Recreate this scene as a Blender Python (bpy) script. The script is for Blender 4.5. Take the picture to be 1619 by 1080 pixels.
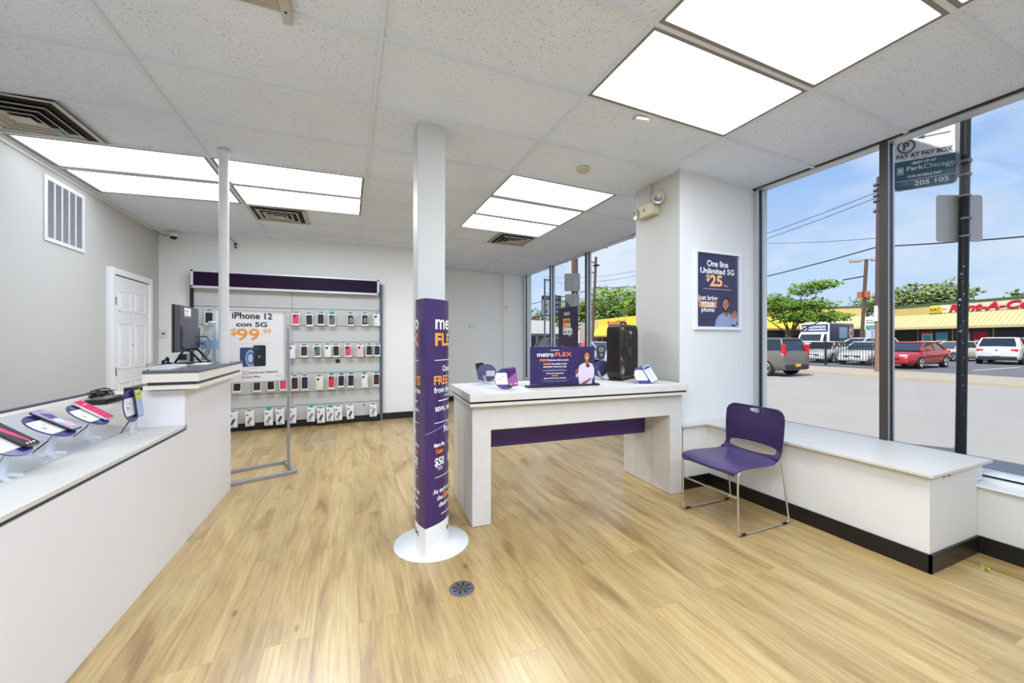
import bpy, bmesh, math, random
from mathutils import Vector, Matrix
PI = math.pi
sc = bpy.context.scene
COL = sc.collection
for o in list(bpy.data.objects): bpy.data.objects.remove(o)
random.seed(7)

# ---------------------------------------------------------------- camera
YAW = 0.3968
cam_d = bpy.data.cameras.new('camera')
cam = bpy.data.objects.new('camera', cam_d)
COL.objects.link(cam)
cam_d.sensor_width = 36.0
cam_d.lens = 618.5 / 1619 * 36.0
cam_d.shift_y = -3.0 / 1619
cam_d.clip_start = 0.02
cam_d.clip_end = 600
cam.location = (1.065, -1.486, 1.31)
cam.rotation_euler = (PI / 2, 0, -YAW)
sc.camera = cam

# ---------------------------------------------------------------- colour management
sc.view_settings.view_transform = 'Standard'
sc.view_settings.look = 'None'
sc.view_settings.exposure = 0.0
sc.view_settings.gamma = 1.0
sc.view_settings.use_curve_mapping = False
try:
    sc.cycles.max_bounces = 10
    sc.cycles.diffuse_bounces = 8
    sc.cycles.transparent_max_bounces = 16
    sc.cycles.sample_clamp_indirect = 6
    sc.cycles.caustics_reflective = False
    sc.cycles.caustics_refractive = False
except Exception:
    pass
PANEL_LIGHT = 12.0
SKY_LIGHT = 1.1
SUN_LIGHT = 5.0

# ---------------------------------------------------------------- sky
def build_sky():
    w = bpy.data.worlds.new('sky')
    sc.world = w
    w.use_nodes = True
    nt = w.node_tree
    nt.nodes.clear()
    N = nt.nodes.new
    out = N('ShaderNodeOutputWorld'); bg = N('ShaderNodeBackground')
    tc = N('ShaderNodeTexCoord'); sep = N('ShaderNodeSeparateXYZ')
    ramp = N('ShaderNodeValToRGB')
    e = ramp.color_ramp.elements
    e[0].position = 0.0; e[0].color = (0.60, 0.73, 0.92, 1)
    e[1].position = 1.0; e[1].color = (0.12, 0.28, 0.72, 1)
    m = e.new(0.14); m.color = (0.52, 0.68, 0.92, 1)
    m = e.new(0.34); m.color = (0.30, 0.49, 0.86, 1)
    no = N('ShaderNodeTexNoise'); no.inputs['Scale'].default_value = 2.3
    no.inputs['Detail'].default_value = 7; no.inputs['Roughness'].default_value = 0.55
    mp = N('ShaderNodeMapping'); mp.inputs['Scale'].default_value = (1, 1, 2.2)
    mp.inputs['Location'].default_value = (0.35, 0.15, 0.1)
    cr = N('ShaderNodeValToRGB')
    cr.color_ramp.elements[0].position = 0.42; cr.color_ramp.elements[0].color = (0, 0, 0, 1)
    cr.color_ramp.elements[1].position = 0.60; cr.color_ramp.elements[1].color = (.9, .9, .9, 1)
    mix = N('ShaderNodeMixRGB'); mix.inputs['Color2'].default_value = (0.76, 0.82, 0.92, 1)
    L = nt.links.new
    L(tc.outputs['Generated'], sep.inputs[0]); L(sep.outputs['Z'], ramp.inputs[0])
    L(tc.outputs['Generated'], mp.inputs[0]); L(mp.outputs[0], no.inputs[0]); L(no.outputs['Fac'], cr.inputs[0])
    L(cr.outputs[0], mix.inputs['Fac']); L(ramp.outputs[0], mix.inputs['Color1'])
    L(mix.outputs[0], bg.inputs[0]); bg.inputs[1].default_value = SKY_LIGHT
    L(bg.outputs[0], out.inputs[0])
build_sky()
sd = bpy.data.lights.new('sun', 'SUN'); sun = bpy.data.objects.new('sun', sd); COL.objects.link(sun)
sd.energy = SUN_LIGHT; sd.angle = 0.01; sd.color = (1.0, 0.95, 0.86)
sun_dir = Vector((0.62, 0.22, -0.78)).normalized()
sun.rotation_euler = sun_dir.to_track_quat('-Z', 'Y').to_euler()
sun.location = (-10, -5, 20)

# ---------------------------------------------------------------- materials
def lin(c):
    c = c / 255.0
    return c / 12.92 if c <= 0.04045 else ((c + 0.055) / 1.055) ** 2.4
def rgb(r, g, b): return (lin(r), lin(g), lin(b), 1.0)
MATS = {}
def mat(name, color, rough=0.5, metal=0.0, noise=None, bump=None, spec=0.5, emit=None, coat=0.0):
    """color: sRGB triple. noise: (scale, second sRGB colour, amount). bump: (scale, strength)"""
    if name in MATS: return MATS[name]
    m = bpy.data.materials.new(name); m.use_nodes = True
    nt = m.node_tree; b = nt.nodes['Principled BSDF']
    b.inputs['Base Color'].default_value = rgb(*color)
    b.inputs['Roughness'].default_value = rough
    b.inputs['Metallic'].default_value = metal
    b.inputs['Specular IOR Level'].default_value = spec
    b.inputs['Coat Weight'].default_value = coat
    L = nt.links.new
    tc = None
    if noise or bump:
        tc = nt.nodes.new('ShaderNodeTexCoord')
    if noise:
        no = nt.nodes.new('ShaderNodeTexNoise'); no.inputs['Scale'].default_value = noise[0]
        no.inputs['Detail'].default_value = 5
        mx = nt.nodes.new('ShaderNodeMixRGB')
        mx.inputs['Color1'].default_value = rgb(*color); mx.inputs['Color2'].default_value = rgb(*noise[1])
        ml = nt.nodes.new('ShaderNodeMath'); ml.operation = 'MULTIPLY'; ml.inputs[1].default_value = noise[2]
        L(tc.outputs['Object'], no.inputs[0]); L(no.outputs['Fac'], ml.inputs[0]); L(ml.outputs[0], mx.inputs['Fac'])
        L(mx.outputs[0], b.inputs['Base Color'])
    if bump:
        no = nt.nodes.new('ShaderNodeTexNoise'); no.inputs['Scale'].default_value = bump[0]
        no.inputs['Detail'].default_value = 4
        bp = nt.nodes.new('ShaderNodeBump'); bp.inputs['Strength'].default_value = bump[1]; bp.inputs['Distance'].default_value = 0.01
        L(tc.outputs['Object'], no.inputs[0]); L(no.outputs['Fac'], bp.inputs['Height']); L(bp.outputs[0], b.inputs['Normal'])
    if emit:
        b.inputs['Emission Color'].default_value = rgb(*color); b.inputs['Emission Strength'].default_value = emit
    MATS[name] = m
    return m
def clear_mat(name, tint=(235, 245, 245), alpha=0.3, rough=0.05):
    """thin clear plastic or glass: see-through with a Fresnel sheen"""
    if name in MATS: return MATS[name]
    m = bpy.data.materials.new(name); m.use_nodes = True
    nt = m.node_tree; nt.nodes.clear(); N = nt.nodes.new; L = nt.links.new
    out = N('ShaderNodeOutputMaterial'); tr = N('ShaderNodeBsdfTransparent'); gl = N('ShaderNodeBsdfGlossy')
    df = N('ShaderNodeBsdfDiffuse'); df.inputs[0].default_value = rgb(*tint)
    tr.inputs[0].default_value = rgb(*tint); gl.inputs['Roughness'].default_value = rough
    lw = N('ShaderNodeLayerWeight'); lw.inputs[0].default_value = 0.5
    pw = N('ShaderNodeMath'); pw.operation = 'POWER'; pw.inputs[1].default_value = 5.0
    fr = N('ShaderNodeMath'); fr.operation = 'MULTIPLY_ADD'; fr.inputs[1].default_value = 0.15; fr.inputs[2].default_value = 0.003
    L(lw.outputs['Facing'], pw.inputs[0]); L(pw.outputs[0], fr.inputs[0])
    m1 = N('ShaderNodeMixShader'); m1.inputs[0].default_value = alpha
    m2 = N('ShaderNodeMixShader')
    L(tr.outputs[0], m1.inputs[1]); L(df.outputs[0], m1.inputs[2])
    L(fr.outputs[0], m2.inputs[0]); L(m1.outputs[0], m2.inputs[1]); L(gl.outputs[0], m2.inputs[2])
    L(m2.outputs[0], out.inputs[0])
    MATS[name] = m
    return m

def floor_mat():
    m = bpy.data.materials.new('oak_laminate'); m.use_nodes = True
    nt = m.node_tree; b = nt.nodes['Principled BSDF']; N = nt.nodes.new; L = nt.links.new
    tc = N('ShaderNodeTexCoord')
    mp = N('ShaderNodeMapping'); mp.inputs['Rotation'].default_value = (0, 0, PI / 2)
    L(tc.outputs['Object'], mp.inputs[0])
    br = N('ShaderNodeTexBrick'); br.offset = 0.37; br.offset_frequency = 2
    br.inputs['Scale'].default_value = 1.0; br.inputs['Brick Width'].default_value = 1.22
    br.inputs['Row Height'].default_value = 0.185; br.inputs['Mortar Size'].default_value = 0.0011
    br.inputs['Mortar Smooth'].default_value = 0.3; br.inputs['Bias'].default_value = 0.0
    br.inputs['Color1'].default_value = (0, 0, 0, 1); br.inputs['Color2'].default_value = (1, 1, 1, 1)
    br.inputs['Mortar'].default_value = (0.5, 0.5, 0.5, 1)
    L(mp.outputs[0], br.inputs[0])
    # per-plank shift of the grain
    sc1 = N('ShaderNodeVectorMath'); sc1.operation = 'SCALE'; sc1.inputs['Scale'].default_value = 9.0
    L(br.outputs['Color'], sc1.inputs[0])
    ad = N('ShaderNodeVectorMath'); ad.operation = 'ADD'
    L(tc.outputs['Object'], ad.inputs[0]); L(sc1.outputs[0], ad.inputs[1])
    mg = N('ShaderNodeMapping'); mg.inputs['Scale'].default_value = (5.0, 0.7, 1.0)
    L(ad.outputs[0], mg.inputs[0])
    n1 = N('ShaderNodeTexNoise'); n1.inputs['Scale'].default_value = 1.3; n1.inputs['Detail'].default_value = 6
    n1.inputs['Roughness'].default_value = 0.6; n1.inputs['Distortion'].default_value = 0.9
    L(mg.outputs[0], n1.inputs[0])
    mg2 = N('ShaderNodeMapping'); mg2.inputs['Scale'].default_value = (60.0, 2.6, 1.0)
    L(ad.outputs[0], mg2.inputs[0])
    n2 = N('ShaderNodeTexNoise'); n2.inputs['Scale'].default_value = 1.5; n2.inputs['Detail'].default_value = 4; n2.inputs['Distortion'].default_value = 0.4
    L(mg2.outputs[0], n2.inputs[0])
    r1 = N('ShaderNodeValToRGB'); e = r1.color_ramp.elements
    e[0].position = 0.30; e[0].color = rgb(146, 116, 68)
    e[1].position = 0.72; e[1].color = rgb(200, 176, 124)
    k = e.new(0.46); k.color = rgb(179, 149, 96)
    k = e.new(0.58); k.color = rgb(191, 164, 110)
    L(n1.outputs['Fac'], r1.inputs[0])
    r2 = N('ShaderNodeValToRGB'); e = r2.color_ramp.elements
    e[0].position = 0.34; e[0].color = (0.60, 0.55, 0.50, 1); e[1].position = 0.58; e[1].color = (1, 1, 1, 1)
    L(n2.outputs['Fac'], r2.inputs[0])
    mu = N('ShaderNodeMixRGB'); mu.blend_type = 'MULTIPLY'; mu.inputs['Fac'].default_value = 0.55
    L(r1.outputs[0], mu.inputs['Color1']); L(r2.outputs[0], mu.inputs['Color2'])
    # dark knots and flecks
    mk = N('ShaderNodeMapping'); mk.inputs['Scale'].default_value = (3.4, 1.5, 1.0)
    L(tc.outputs['Object'], mk.inputs[0])
    vo = N('ShaderNodeTexVoronoi'); vo.inputs['Scale'].default_value = 1.0; vo.inputs['Randomness'].default_value = 1.0
    L(mk.outputs[0], vo.inputs[0])
    rk = N('ShaderNodeValToRGB'); rk.color_ramp.elements[0].position = 0.016; rk.color_ramp.elements[0].color = (0.16, 0.09, 0.05, 1)
    rk.color_ramp.elements[1].position = 0.06; rk.color_ramp.elements[1].color = (1, 1, 1, 1)
    L(vo.outputs['Distance'], rk.inputs[0])
    mu2 = N('ShaderNodeMixRGB'); mu2.blend_type = 'MULTIPLY'; mu2.inputs['Fac'].default_value = 0.75
    L(mu.outputs[0], mu2.inputs['Color1']); L(rk.outputs[0], mu2.inputs['Color2'])
    # seam
    mu3 = N('ShaderNodeMixRGB'); mu3.inputs['Color2'].default_value = rgb(140, 105, 62)
    sm = N('ShaderNodeMath'); sm.operation = 'MULTIPLY'; sm.inputs[1].default_value = 0.65
    L(br.outputs['Fac'], sm.inputs[0]); L(sm.outputs[0], mu3.inputs['Fac']); L(mu2.outputs[0], mu3.inputs['Color1'])
    # plank to plank tone
    hv = N('ShaderNodeHueSaturation'); hv.inputs['Saturation'].default_value = 1.0
    vm = N('ShaderNodeMapRange'); vm.inputs['To Min'].default_value = 0.90; vm.inputs['To Max'].default_value = 1.08
    L(br.outputs['Color'], vm.inputs[0]); L(vm.outputs[0], hv.inputs['Value']); L(mu3.outputs[0], hv.inputs['Color'])
    L(hv.outputs[0], b.inputs['Base Color'])
    b.inputs['Roughness'].default_value = 0.30
    b.inputs['Specular IOR Level'].default_value = 0.95
    bp = N('ShaderNodeBump'); bp.inputs['Strength'].default_value = 0.12; bp.inputs['Distance'].default_value = 0.003
    L(n2.outputs['Fac'], bp.inputs['Height']); L(bp.outputs[0], b.inputs['Normal'])
    return m
def tile_mat():
    m = bpy.data.materials.new('mineral_fibre_tile'); m.use_nodes = True
    nt = m.node_tree; b = nt.nodes['Principled BSDF']; N = nt.nodes.new; L = nt.links.new
    tc = N('ShaderNodeTexCoord')
    n1 = N('ShaderNodeTexNoise'); n1.inputs['Scale'].default_value = 125; n1.inputs['Detail'].default_value = 2
    n2 = N('ShaderNodeTexNoise'); n2.inputs['Scale'].default_value = 1.2; n2.inputs['Detail'].default_value = 3
    L(tc.outputs['Object'], n1.inputs[0]); L(tc.outputs['Object'], n2.inputs[0])
    r1 = N('ShaderNodeValToRGB'); e = r1.color_ramp.elements
    e[0].position = 0.32; e[0].color = (0.34, 0.31, 0.29, 1); e[1].position = 0.39; e[1].color = (1, 1, 1, 1)
    L(n1.outputs['Fac'], r1.inputs[0])
    r2 = N('ShaderNodeValToRGB'); e = r2.color_ramp.elements
    e[0].position = 0.3; e[0].color = rgb(222, 231, 245); e[1].position = 0.75; e[1].color = rgb(232, 241, 253)
    L(n2.outputs['Fac'], r2.inputs[0])
    mu = N('ShaderNodeMixRGB'); mu.blend_type = 'MULTIPLY'; mu.inputs['Fac'].default_value = 0.62
    L(r2.outputs[0], mu.inputs['Color1']); L(r1.outputs[0], mu.inputs['Color2'])
    L(mu.outputs[0], b.inputs['Base Color'])
    b.inputs['Roughness'].default_value = 0.95; b.inputs['Specular IOR Level'].default_value = 0.1
    bp = N('ShaderNodeBump'); bp.inputs['Strength'].default_value = 0.5; bp.inputs['Distance'].default_value = 0.002
    L(n1.outputs['Fac'], bp.inputs['Height']); L(bp.outputs[0], b.inputs['Normal'])
    return m

WALL = mat('wall_paint', (224, 225, 225), 0.75, bump=(60, 0.06), noise=(1.5, (216, 218, 216), 0.6))
BLK = mat('black_vinyl', (14, 13, 14), 0.35, noise=(6, (24, 22, 24), 0.6))
LAM = mat('white_laminate', (226, 226, 224), 0.35, noise=(3, (214, 213, 208), 0.5))
LAM2 = mat('white_laminate_panel', (234, 234, 238), 0.35)
LAMG = mat('pale_laminate_top', (212, 204, 190), 0.4, noise=(25, (186, 188, 190), 0.6))
WGR = mat('whitewashed_grain', (216, 214, 209), 0.45, noise=(14, (196, 193, 187), 0.7))
ALU = mat('aluminium', (196, 198, 200), 0.35, 0.7)
ALUW = mat('white_metal', (225, 226, 228), 0.35, 0.1)
BRZ = mat('dark_bronze_frame', (70, 66, 62), 0.4, 0.3)
CHR = mat('chrome', (215, 215, 218), 0.12, 1.0)
PLB = mat('black_plastic', (18, 18, 20), 0.35)
WALLB = mat('wall_baked_light_back', (234, 235, 232), 0.75, bump=(60, 0.06))  # same wall paint lightened, standing in for missing light at the back
WALLL = mat('wall_light_offset_left', (190, 189, 185), 0.75, bump=(60, 0.06))  # same wall paint darkened in colour to offset strong panel light
WALLC = mat('wall_baked_shade_column', (190, 190, 183), 0.75, bump=(60, 0.06))  # shade on the column side put into a darker wall colour
PUR = mat('purple_print', (74, 48, 116), 0.35, noise=(3, (50, 34, 92), 0.9))
PURD = mat('dark_purple_print', (44, 32, 66), 0.35)
WHT = mat('white_print', (240, 240, 240), 0.5)
ORG = mat('orange_print', (246, 158, 62), 0.5)
RED = mat('red_print', (196, 50, 40), 0.5)
INK = mat('black_print', (38, 36, 42), 0.5)
GREY = mat('grey_metal', (150, 152, 156), 0.4, 0.4)
GLASS = clear_mat('window_glass', (250, 252, 252), 0.0, 0.0)
ACR = clear_mat('clear_acrylic', (244, 247, 250), 0.30, 0.08)
FILM = clear_mat('clear_film', (252, 253, 255), 0.04, 0.05)

# ---------------------------------------------------------------- mesh builder
class MB:
    def __init__(s):
        s.v = []; s.f = []; s.mi = []; s.sm = []; s.mats = []; s.X = Matrix.Identity(4)
    def m(s, material):
        if material not in s.mats: s.mats.append(material)
        return s.mats.index(material)
    def add(s, vs, fs, material, smooth=False):
        n = len(s.v)
        for p in vs: s.v.append(s.X @ Vector(p))
        k = s.m(material)
        for f in fs:
            s.f.append([n + i for i in f]); s.mi.append(k); s.sm.append(smooth)
        return s
    def quad(s, a, b, c, d, material): return s.add([a, b, c, d], [(0, 1, 2, 3)], material)
    def box(s, x0, x1, y0, y1, z0, z1, material, taper=None):
        vs = [(x0, y0, z0), (x1, y0, z0), (x1, y1, z0), (x0, y1, z0), (x0, y0, z1), (x1, y0, z1), (x1, y1, z1), (x0, y1, z1)]
        return s.add(vs, [(0, 3, 2, 1), (4, 5, 6, 7), (0, 1, 5, 4), (1, 2, 6, 5), (2, 3, 7, 6), (3, 0, 4, 7)], material)
    def rbox(s, x0, x1, y0, y1, z0, z1, r, material, axis='z', seg=5):
        """box with corners rounded about one axis"""
        if axis == 'z': a0, a1, b0, b1, c0, c1 = x0, x1, y0, y1, z0, z1
        elif axis == 'y': a0, a1, b0, b1, c0, c1 = x0, x1, z0, z1, y0, y1
        else: a0, a1, b0, b1, c0, c1 = y0, y1, z0, z1, x0, x1
        pts = rrect(a0, a1, b0, b1, r, seg)
        def P(a, b, c): return (a, b, c) if axis == 'z' else ((a, c, b) if axis == 'y' else (c, a, b))
        n = len(pts)
        vs = [P(a, b, c0) for a, b in pts] + [P(a, b, c1) for a, b in pts]
        fs = [tuple(range(n))[::-1], tuple(range(n, 2 * n))] + [(i, (i + 1) % n, n + (i + 1) % n, n + i) for i in range(n)]
        return s.add(vs, fs, material)
    def prism(s, pts, z0, z1, material, axis='z'):
        def P(a, b, c): return (a, b, c) if axis == 'z' else ((a, c, b) if axis == 'y' else (c, a, b))
        n = len(pts)
        vs = [P(a, b, z0) for a, b in pts] + [P(a, b, z1) for a, b in pts]
        fs = [tuple(range(n))[::-1], tuple(range(n, 2 * n))] + [(i, (i + 1) % n, n + (i + 1) % n, n + i) for i in range(n)]
        return s.add(vs, fs, material)
    def cyl(s, p0, p1, r0, r1=None, material=None, n=16, caps=True):
        r1 = r0 if r1 is None else r1
        p0 = Vector(p0); p1 = Vector(p1); d = (p1 - p0).normalized()
        u = d.orthogonal().normalized(); w = d.cross(u)
        vs = []
        for p, r in ((p0, r0), (p1, r1)):
            for i in range(n):
                a = 2 * PI * i / n; vs.append(p + r * (math.cos(a) * u + math.sin(a) * w))
        fs = [(i, (i + 1) % n, n + (i + 1) % n, n + i) for i in range(n)]
        s.add(vs, fs, material, True)
        if caps: s.add(vs, [tuple(range(n))[::-1], tuple(range(n, 2 * n))], material)
        return s
    def tube(s, pts, r, material, n=8, closed=False):
        pts = [Vector(p) for p in pts]; k = len(pts)
        rs = r if isinstance(r, (list, tuple)) else [r] * k
        vs = []; u = None
        for i, p in enumerate(pts):
            a = pts[i - 1] if (i > 0 or closed) else p
            b = pts[(i + 1) % k] if (i < k - 1 or closed) else p
            d = (b - a).normalized()
            if u is None: u = d.orthogonal().normalized()
            else: u = (u - d * u.dot(d)).normalized()
            w = d.cross(u)
            for j in range(n):
                t = 2 * PI * j / n; vs.append(p + rs[i] * (math.cos(t) * u + math.sin(t) * w))
        fs = []
        for i in range(k if closed else k - 1):
            q = (i + 1) % k
            for j in range(n): fs.append((i * n + j, i * n + (j + 1) % n, q * n + (j + 1) % n, q * n + j))
        s.add(vs, fs, material, True)
        if not closed: s.add(vs, [tuple(range(n))[::-1], tuple(range((k - 1) * n, k * n))], material)
        return s
    def lathe(s, prof, material, n=24, center=(0, 0, 0)):
        vs = []; k = len(prof)
        for r, z in prof:
            for j in range(n):
                a = 2 * PI * j / n; vs.append((center[0] + r * math.cos(a), center[1] + r * math.sin(a), center[2] + z))
        fs = [(i * n + j, i * n + (j + 1) % n, (i + 1) * n + (j + 1) % n, (i + 1) * n + j) for i in range(k - 1) for j in range(n)]
        return s.add(vs, fs, material, True)
    def grid(s, fn, nu, nv, material, smooth=True):
        vs = [fn(i / nu, j / nv) for j in range(nv + 1) for i in range(nu + 1)]
        fs = [(j * (nu + 1) + i, j * (nu + 1) + i + 1, (j + 1) * (nu + 1) + i + 1, (j + 1) * (nu + 1) + i) for j in range(nv) for i in range(nu)]
        return s.add(vs, fs, material, smooth)
    def disc(s, c, rx, ry, material, n=28, z=0.0):
        return s.add([(c[0] + rx * math.cos(2 * PI * i / n), c[1] + ry * math.sin(2 * PI * i / n), z) for i in range(n)], [tuple(range(n))], material)
    def poly(s, pts, z, material):
        return s.add([(x, y, z) for x, y in pts], [tuple(range(len(pts)))], material)
    def text(s, body, size, x, y, z, material, align='CENTER', width=None, bold=0.0, fn=None, shear=0.0, sx=1.0):
        """flat lettering in the local XY plane, baseline at y; width fits the line to a width"""
        vs, fs = text_mesh(body, bold, shear)
        x0 = min(p[0] for p in vs); x1 = max(p[0] for p in vs)
        k = size; kx = size * sx
        if width: kx = width / (x1 - x0)
        if align == 'CENTER': off = -(x0 + x1) / 2
        elif align == 'LEFT': off = -x0
        else: off = -x1
        pts = [(x + (p[0] + off) * kx, y + p[1] * k, z) for p in vs]
        if fn: pts = [fn(*p) for p in pts]
        return s.add(pts, fs, material)
    def build(s, name, parent=None, loc=None, bevel=0.0, auto=True):
        me = bpy.data.meshes.new(name)
        me.from_pydata([tuple(p) for p in s.v], [], s.f)
        for m_ in s.mats: me.materials.append(m_)
        me.polygons.foreach_set('material_index', s.mi)
        me.polygons.foreach_set('use_smooth', s.sm)
        me.update()
        o = bpy.data.objects.new(name, me); COL.objects.link(o)
        if parent: o.parent = parent
        if loc: o.location = loc
        if bevel:
            b = o.modifiers.new('bevel', 'BEVEL'); b.width = bevel; b.segments = 2; b.limit_method = 'ANGLE'; b.angle_limit = 0.9
        return o
def rrect(a0, a1, b0, b1, r, seg=5):
    pts = []
    for cx, cy, s0 in ((a1 - r, b1 - r, 0), (a0 + r, b1 - r, 1), (a0 + r, b0 + r, 2), (a1 - r, b0 + r, 3)):
        for i in range(seg + 1):
            a = PI / 2 * (s0 + i / seg); pts.append((cx + r * math.cos(a), cy + r * math.sin(a)))
    return pts
_TX = {}
def text_mesh(body, bold, shear):
    k = (body, bold, shear)
    if k in _TX: return _TX[k]
    cu = bpy.data.curves.new('t', 'FONT'); cu.body = body; cu.size = 1.0; cu.offset = bold; cu.shear = shear
    cu.resolution_u = 3

    ob = bpy.data.objects.new('t', cu); COL.objects.link(ob)
    dg = bpy.context.evaluated_depsgraph_get()
    me = bpy.data.meshes.new_from_object(ob.evaluated_get(dg))
    vs = [tuple(v.co) for v in me.vertices]; fs = [tuple(p.vertices) for p in me.polygons]
    bpy.data.objects.remove(ob); bpy.data.curves.remove(cu); bpy.data.meshes.remove(me)
    _TX[k] = (vs, fs)
    return _TX[k]
def tag(o, label=None, cat=None, group=None, kind=None):
    if label: o['label'] = label
    if cat: o['category'] = cat
    if group: o['group'] = group
    if kind: o['kind'] = kind
    return o
def thing(name, label, cat, loc=(0, 0, 0), rotz=0.0, group=None):
    o = bpy.data.objects.new(name, None); COL.objects.link(o)
    o.empty_display_size = 0.1
    o.location = loc; o.rotation_euler = (0, 0, rotz)
    return tag(o, label, cat, group)
def struct(mb, name, parent=None, bevel=0.0):
    o = mb.build(name, parent, bevel=bevel)
    if not parent: o['kind'] = 'structure'
    return o
def copy_tree(o, parent=None):
    c = o.copy(); COL.objects.link(c)
    if parent: c.parent = parent
    for ch in list(o.children): copy_tree(ch, c)
    return c
def frame_mat(origin, xdir, ydir):
    """matrix whose local XY plane is a sign face (x right, y up, z towards the viewer)"""
    x = Vector(xdir).normalized(); y = Vector(ydir); y = (y - x * y.dot(x)).normalized(); z = x.cross(y)
    M = Matrix.Identity(4)
    for i in range(3): M[i][0] = x[i]; M[i][1] = y[i]; M[i][2] = z[i]; M[i][3] = origin[i]
    return M
# ================================================================ ROOM SHELL
T = 1.2192; HT = 0.6096
YW = 5.25            # back wall
XR = 4.80            # glass line of the street side
GZ = -0.25           # street level
def cz(x, y): return 2.828 + 0.0257 * (1 - ((x - 1.83) / 1.83) ** 2) - 0.0048 * y
def lx(y): return -1.23 - 0.0255 * (y - 2.5)      # the left wall runs very slightly out of square

f = MB(); f.quad((-1.6, -4.2, 0), (4.95, -4.2, 0), (4.95, 7.0, 0), (-1.6, 7.0, 0), floor_mat()); struct(f, 'floor')
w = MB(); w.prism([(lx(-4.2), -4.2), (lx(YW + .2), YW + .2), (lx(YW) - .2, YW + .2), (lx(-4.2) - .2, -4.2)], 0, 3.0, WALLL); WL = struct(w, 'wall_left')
w = MB(); w.box(-1.5, 2.4, YW, YW + .15, 0, 3.0, WALLB); w.box(2.25, 2.4, YW + .15, 6.72, 0, 3.0, WALLB); struct(w, 'wall_back')
w = MB(); w.box(2.25, 4.95, 6.72, 6.87, 0, 3.0, WALLB); w.box(4.27, 4.95, 6.64, 6.72, 0, 3.0, WALLB); struct(w, 'wall_back_alcove')
w = MB(); w.box(-1.5, -.9, -4.2, -4.05, 0, 3.0, WALL); w.box(4.6, 4.95, -4.2, -4.05, 0, 3.0, WALL); w.box(-.9, 4.6, -4.2, -4.05, 0, .42, WALL); w.box(-.9, 4.6, -4.2, -4.05, 2.78, 3.0, WALL); struct(w, 'wall_front')
# low wall under the shop windows, and the masonry block between them
w = MB()
w.box(4.65, 4.95, -4.05, 1.15, GZ, 0.42, mat('rough_plaster', (206, 206, 202), 0.8, bump=(9, 0.5), noise=(2, (190, 188, 180), 0.5)))
w.box(4.65, 4.95, 1.72, 6.64, GZ, 0.40, WALL); struct(w, 'wall_right')
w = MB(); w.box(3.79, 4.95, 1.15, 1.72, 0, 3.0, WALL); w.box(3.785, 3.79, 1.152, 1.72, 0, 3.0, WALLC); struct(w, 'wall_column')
# unseen roof above the ceiling, its parapet height shaped to shade sidewalk and sign
RF = mat('roof_felt', (90, 90, 90), 0.9)
w = MB(); w.box(-3.0, 4.98, -6.0, 9.0, 3.02, 3.3, RF); w.box(4.78, 4.98, -6.0, 9.0, 2.86, 4.60, mat('facade_brick', (150, 120, 100), 0.8)); w.box(-3, -1.7, -6, 9, GZ, 3.02, RF)
struct(w, 'wall_roof_shade_parapet')
# structural post in the middle of the room
p = MB(); p.box(1.517, 1.713, 1.31, 1.52, 0, 2.9, mat('post_paint', (205, 208, 207), 0.5)); struct(p, 'wall_post', bevel=0.006)

# ---- suspended ceiling
TILE = tile_mat()
TEE = mat('ceiling_tee', (218, 226, 236), 0.6); TEED = mat('backlit_dark_frame', (140, 132, 126), 0.5)  # frames beside the panels darkened in colour to paint in backlit contrast
xs = [-1.2192 - .1, -T, 0, T, 2 * T, 3 * T, 4.86]; 
ys = [j * HT for j in range(-7, 12)]
LIGHTS = {(1, 4), (1, 5), (2, 4), (2, 5), (4, 3), (4, 4), (4, 5), (4, 0), (4, -1), (4, -2),
          (2, -3), (2, -4), (1, -3), (1, -4), (3, -5), (4, -5)}  # this row: unseen panels added behind the viewer for brightness
VENTS = {(1, 3): 'L', (2, 6): 'L', (4, 6): 'C'}
c = MB()
for i in range(len(xs) - 1):
    for j in range(-7, 11):
        if (i, j) in LIGHTS: continue
        x0, x1 = xs[i], xs[i + 1]
        if i == 0: x0 = -1.5
        y0, y1 = j * HT, (j + 1) * HT
        if x1 < 2.4 and y0 > YW + .1: continue
        n = 2 if i in (0,) else 4
        for k in range(n):
            a = x0 + (x1 - x0) * k / n; b = x0 + (x1 - x0) * (k + 1) / n
            c.quad((a, y1, cz(a, y1) + .008), (b, y1, cz(b, y1) + .008), (b, y0, cz(b, y0) + .008), (a, y0, cz(a, y0) + .008), TILE)
struct(c, 'ceiling')
t = MB()
def strip(x0, y0, x1, y1, w_, m_, drop=.006):
    """one ceiling tee with its small thickness"""
    d = Vector((x1 - x0, y1 - y0)).normalized(); nx, ny = -d.y * w_ / 2, d.x * w_ / 2
    k = max(1, int((Vector((x1 - x0, y1 - y0)).length) / .35))
    for q in range(k):
        ax, ay = x0 + (x1 - x0) * q / k, y0 + (y1 - y0) * q / k
        bx, by = x0 + (x1 - x0) * (q + 1) / k, y0 + (y1 - y0) * (q + 1) / k
        P = []
        for zz in (-drop, .012):
            for (px, py) in ((ax - nx, ay - ny), (bx - nx, by - ny), (bx + nx, by + ny), (ax + nx, ay + ny)):
                P.append((px, py, cz(px, py) + zz))
        t.add(P, [(0, 3, 2, 1), (0, 1, 5, 4), (2, 3, 7, 6)], m_)
for x in xs[1:-1]:
    yend = 6.7 if x > 2.4 else YW
    strip(x, -4.05, x, yend, .024, TEE)
for j in range(-6, 11):
    y = j * HT
    xa = lx(y) if y < YW else 2.4
    strip(xa, y, 4.86, y, .024, TEE, .0055)
struct(t, 'trim_1')
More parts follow.
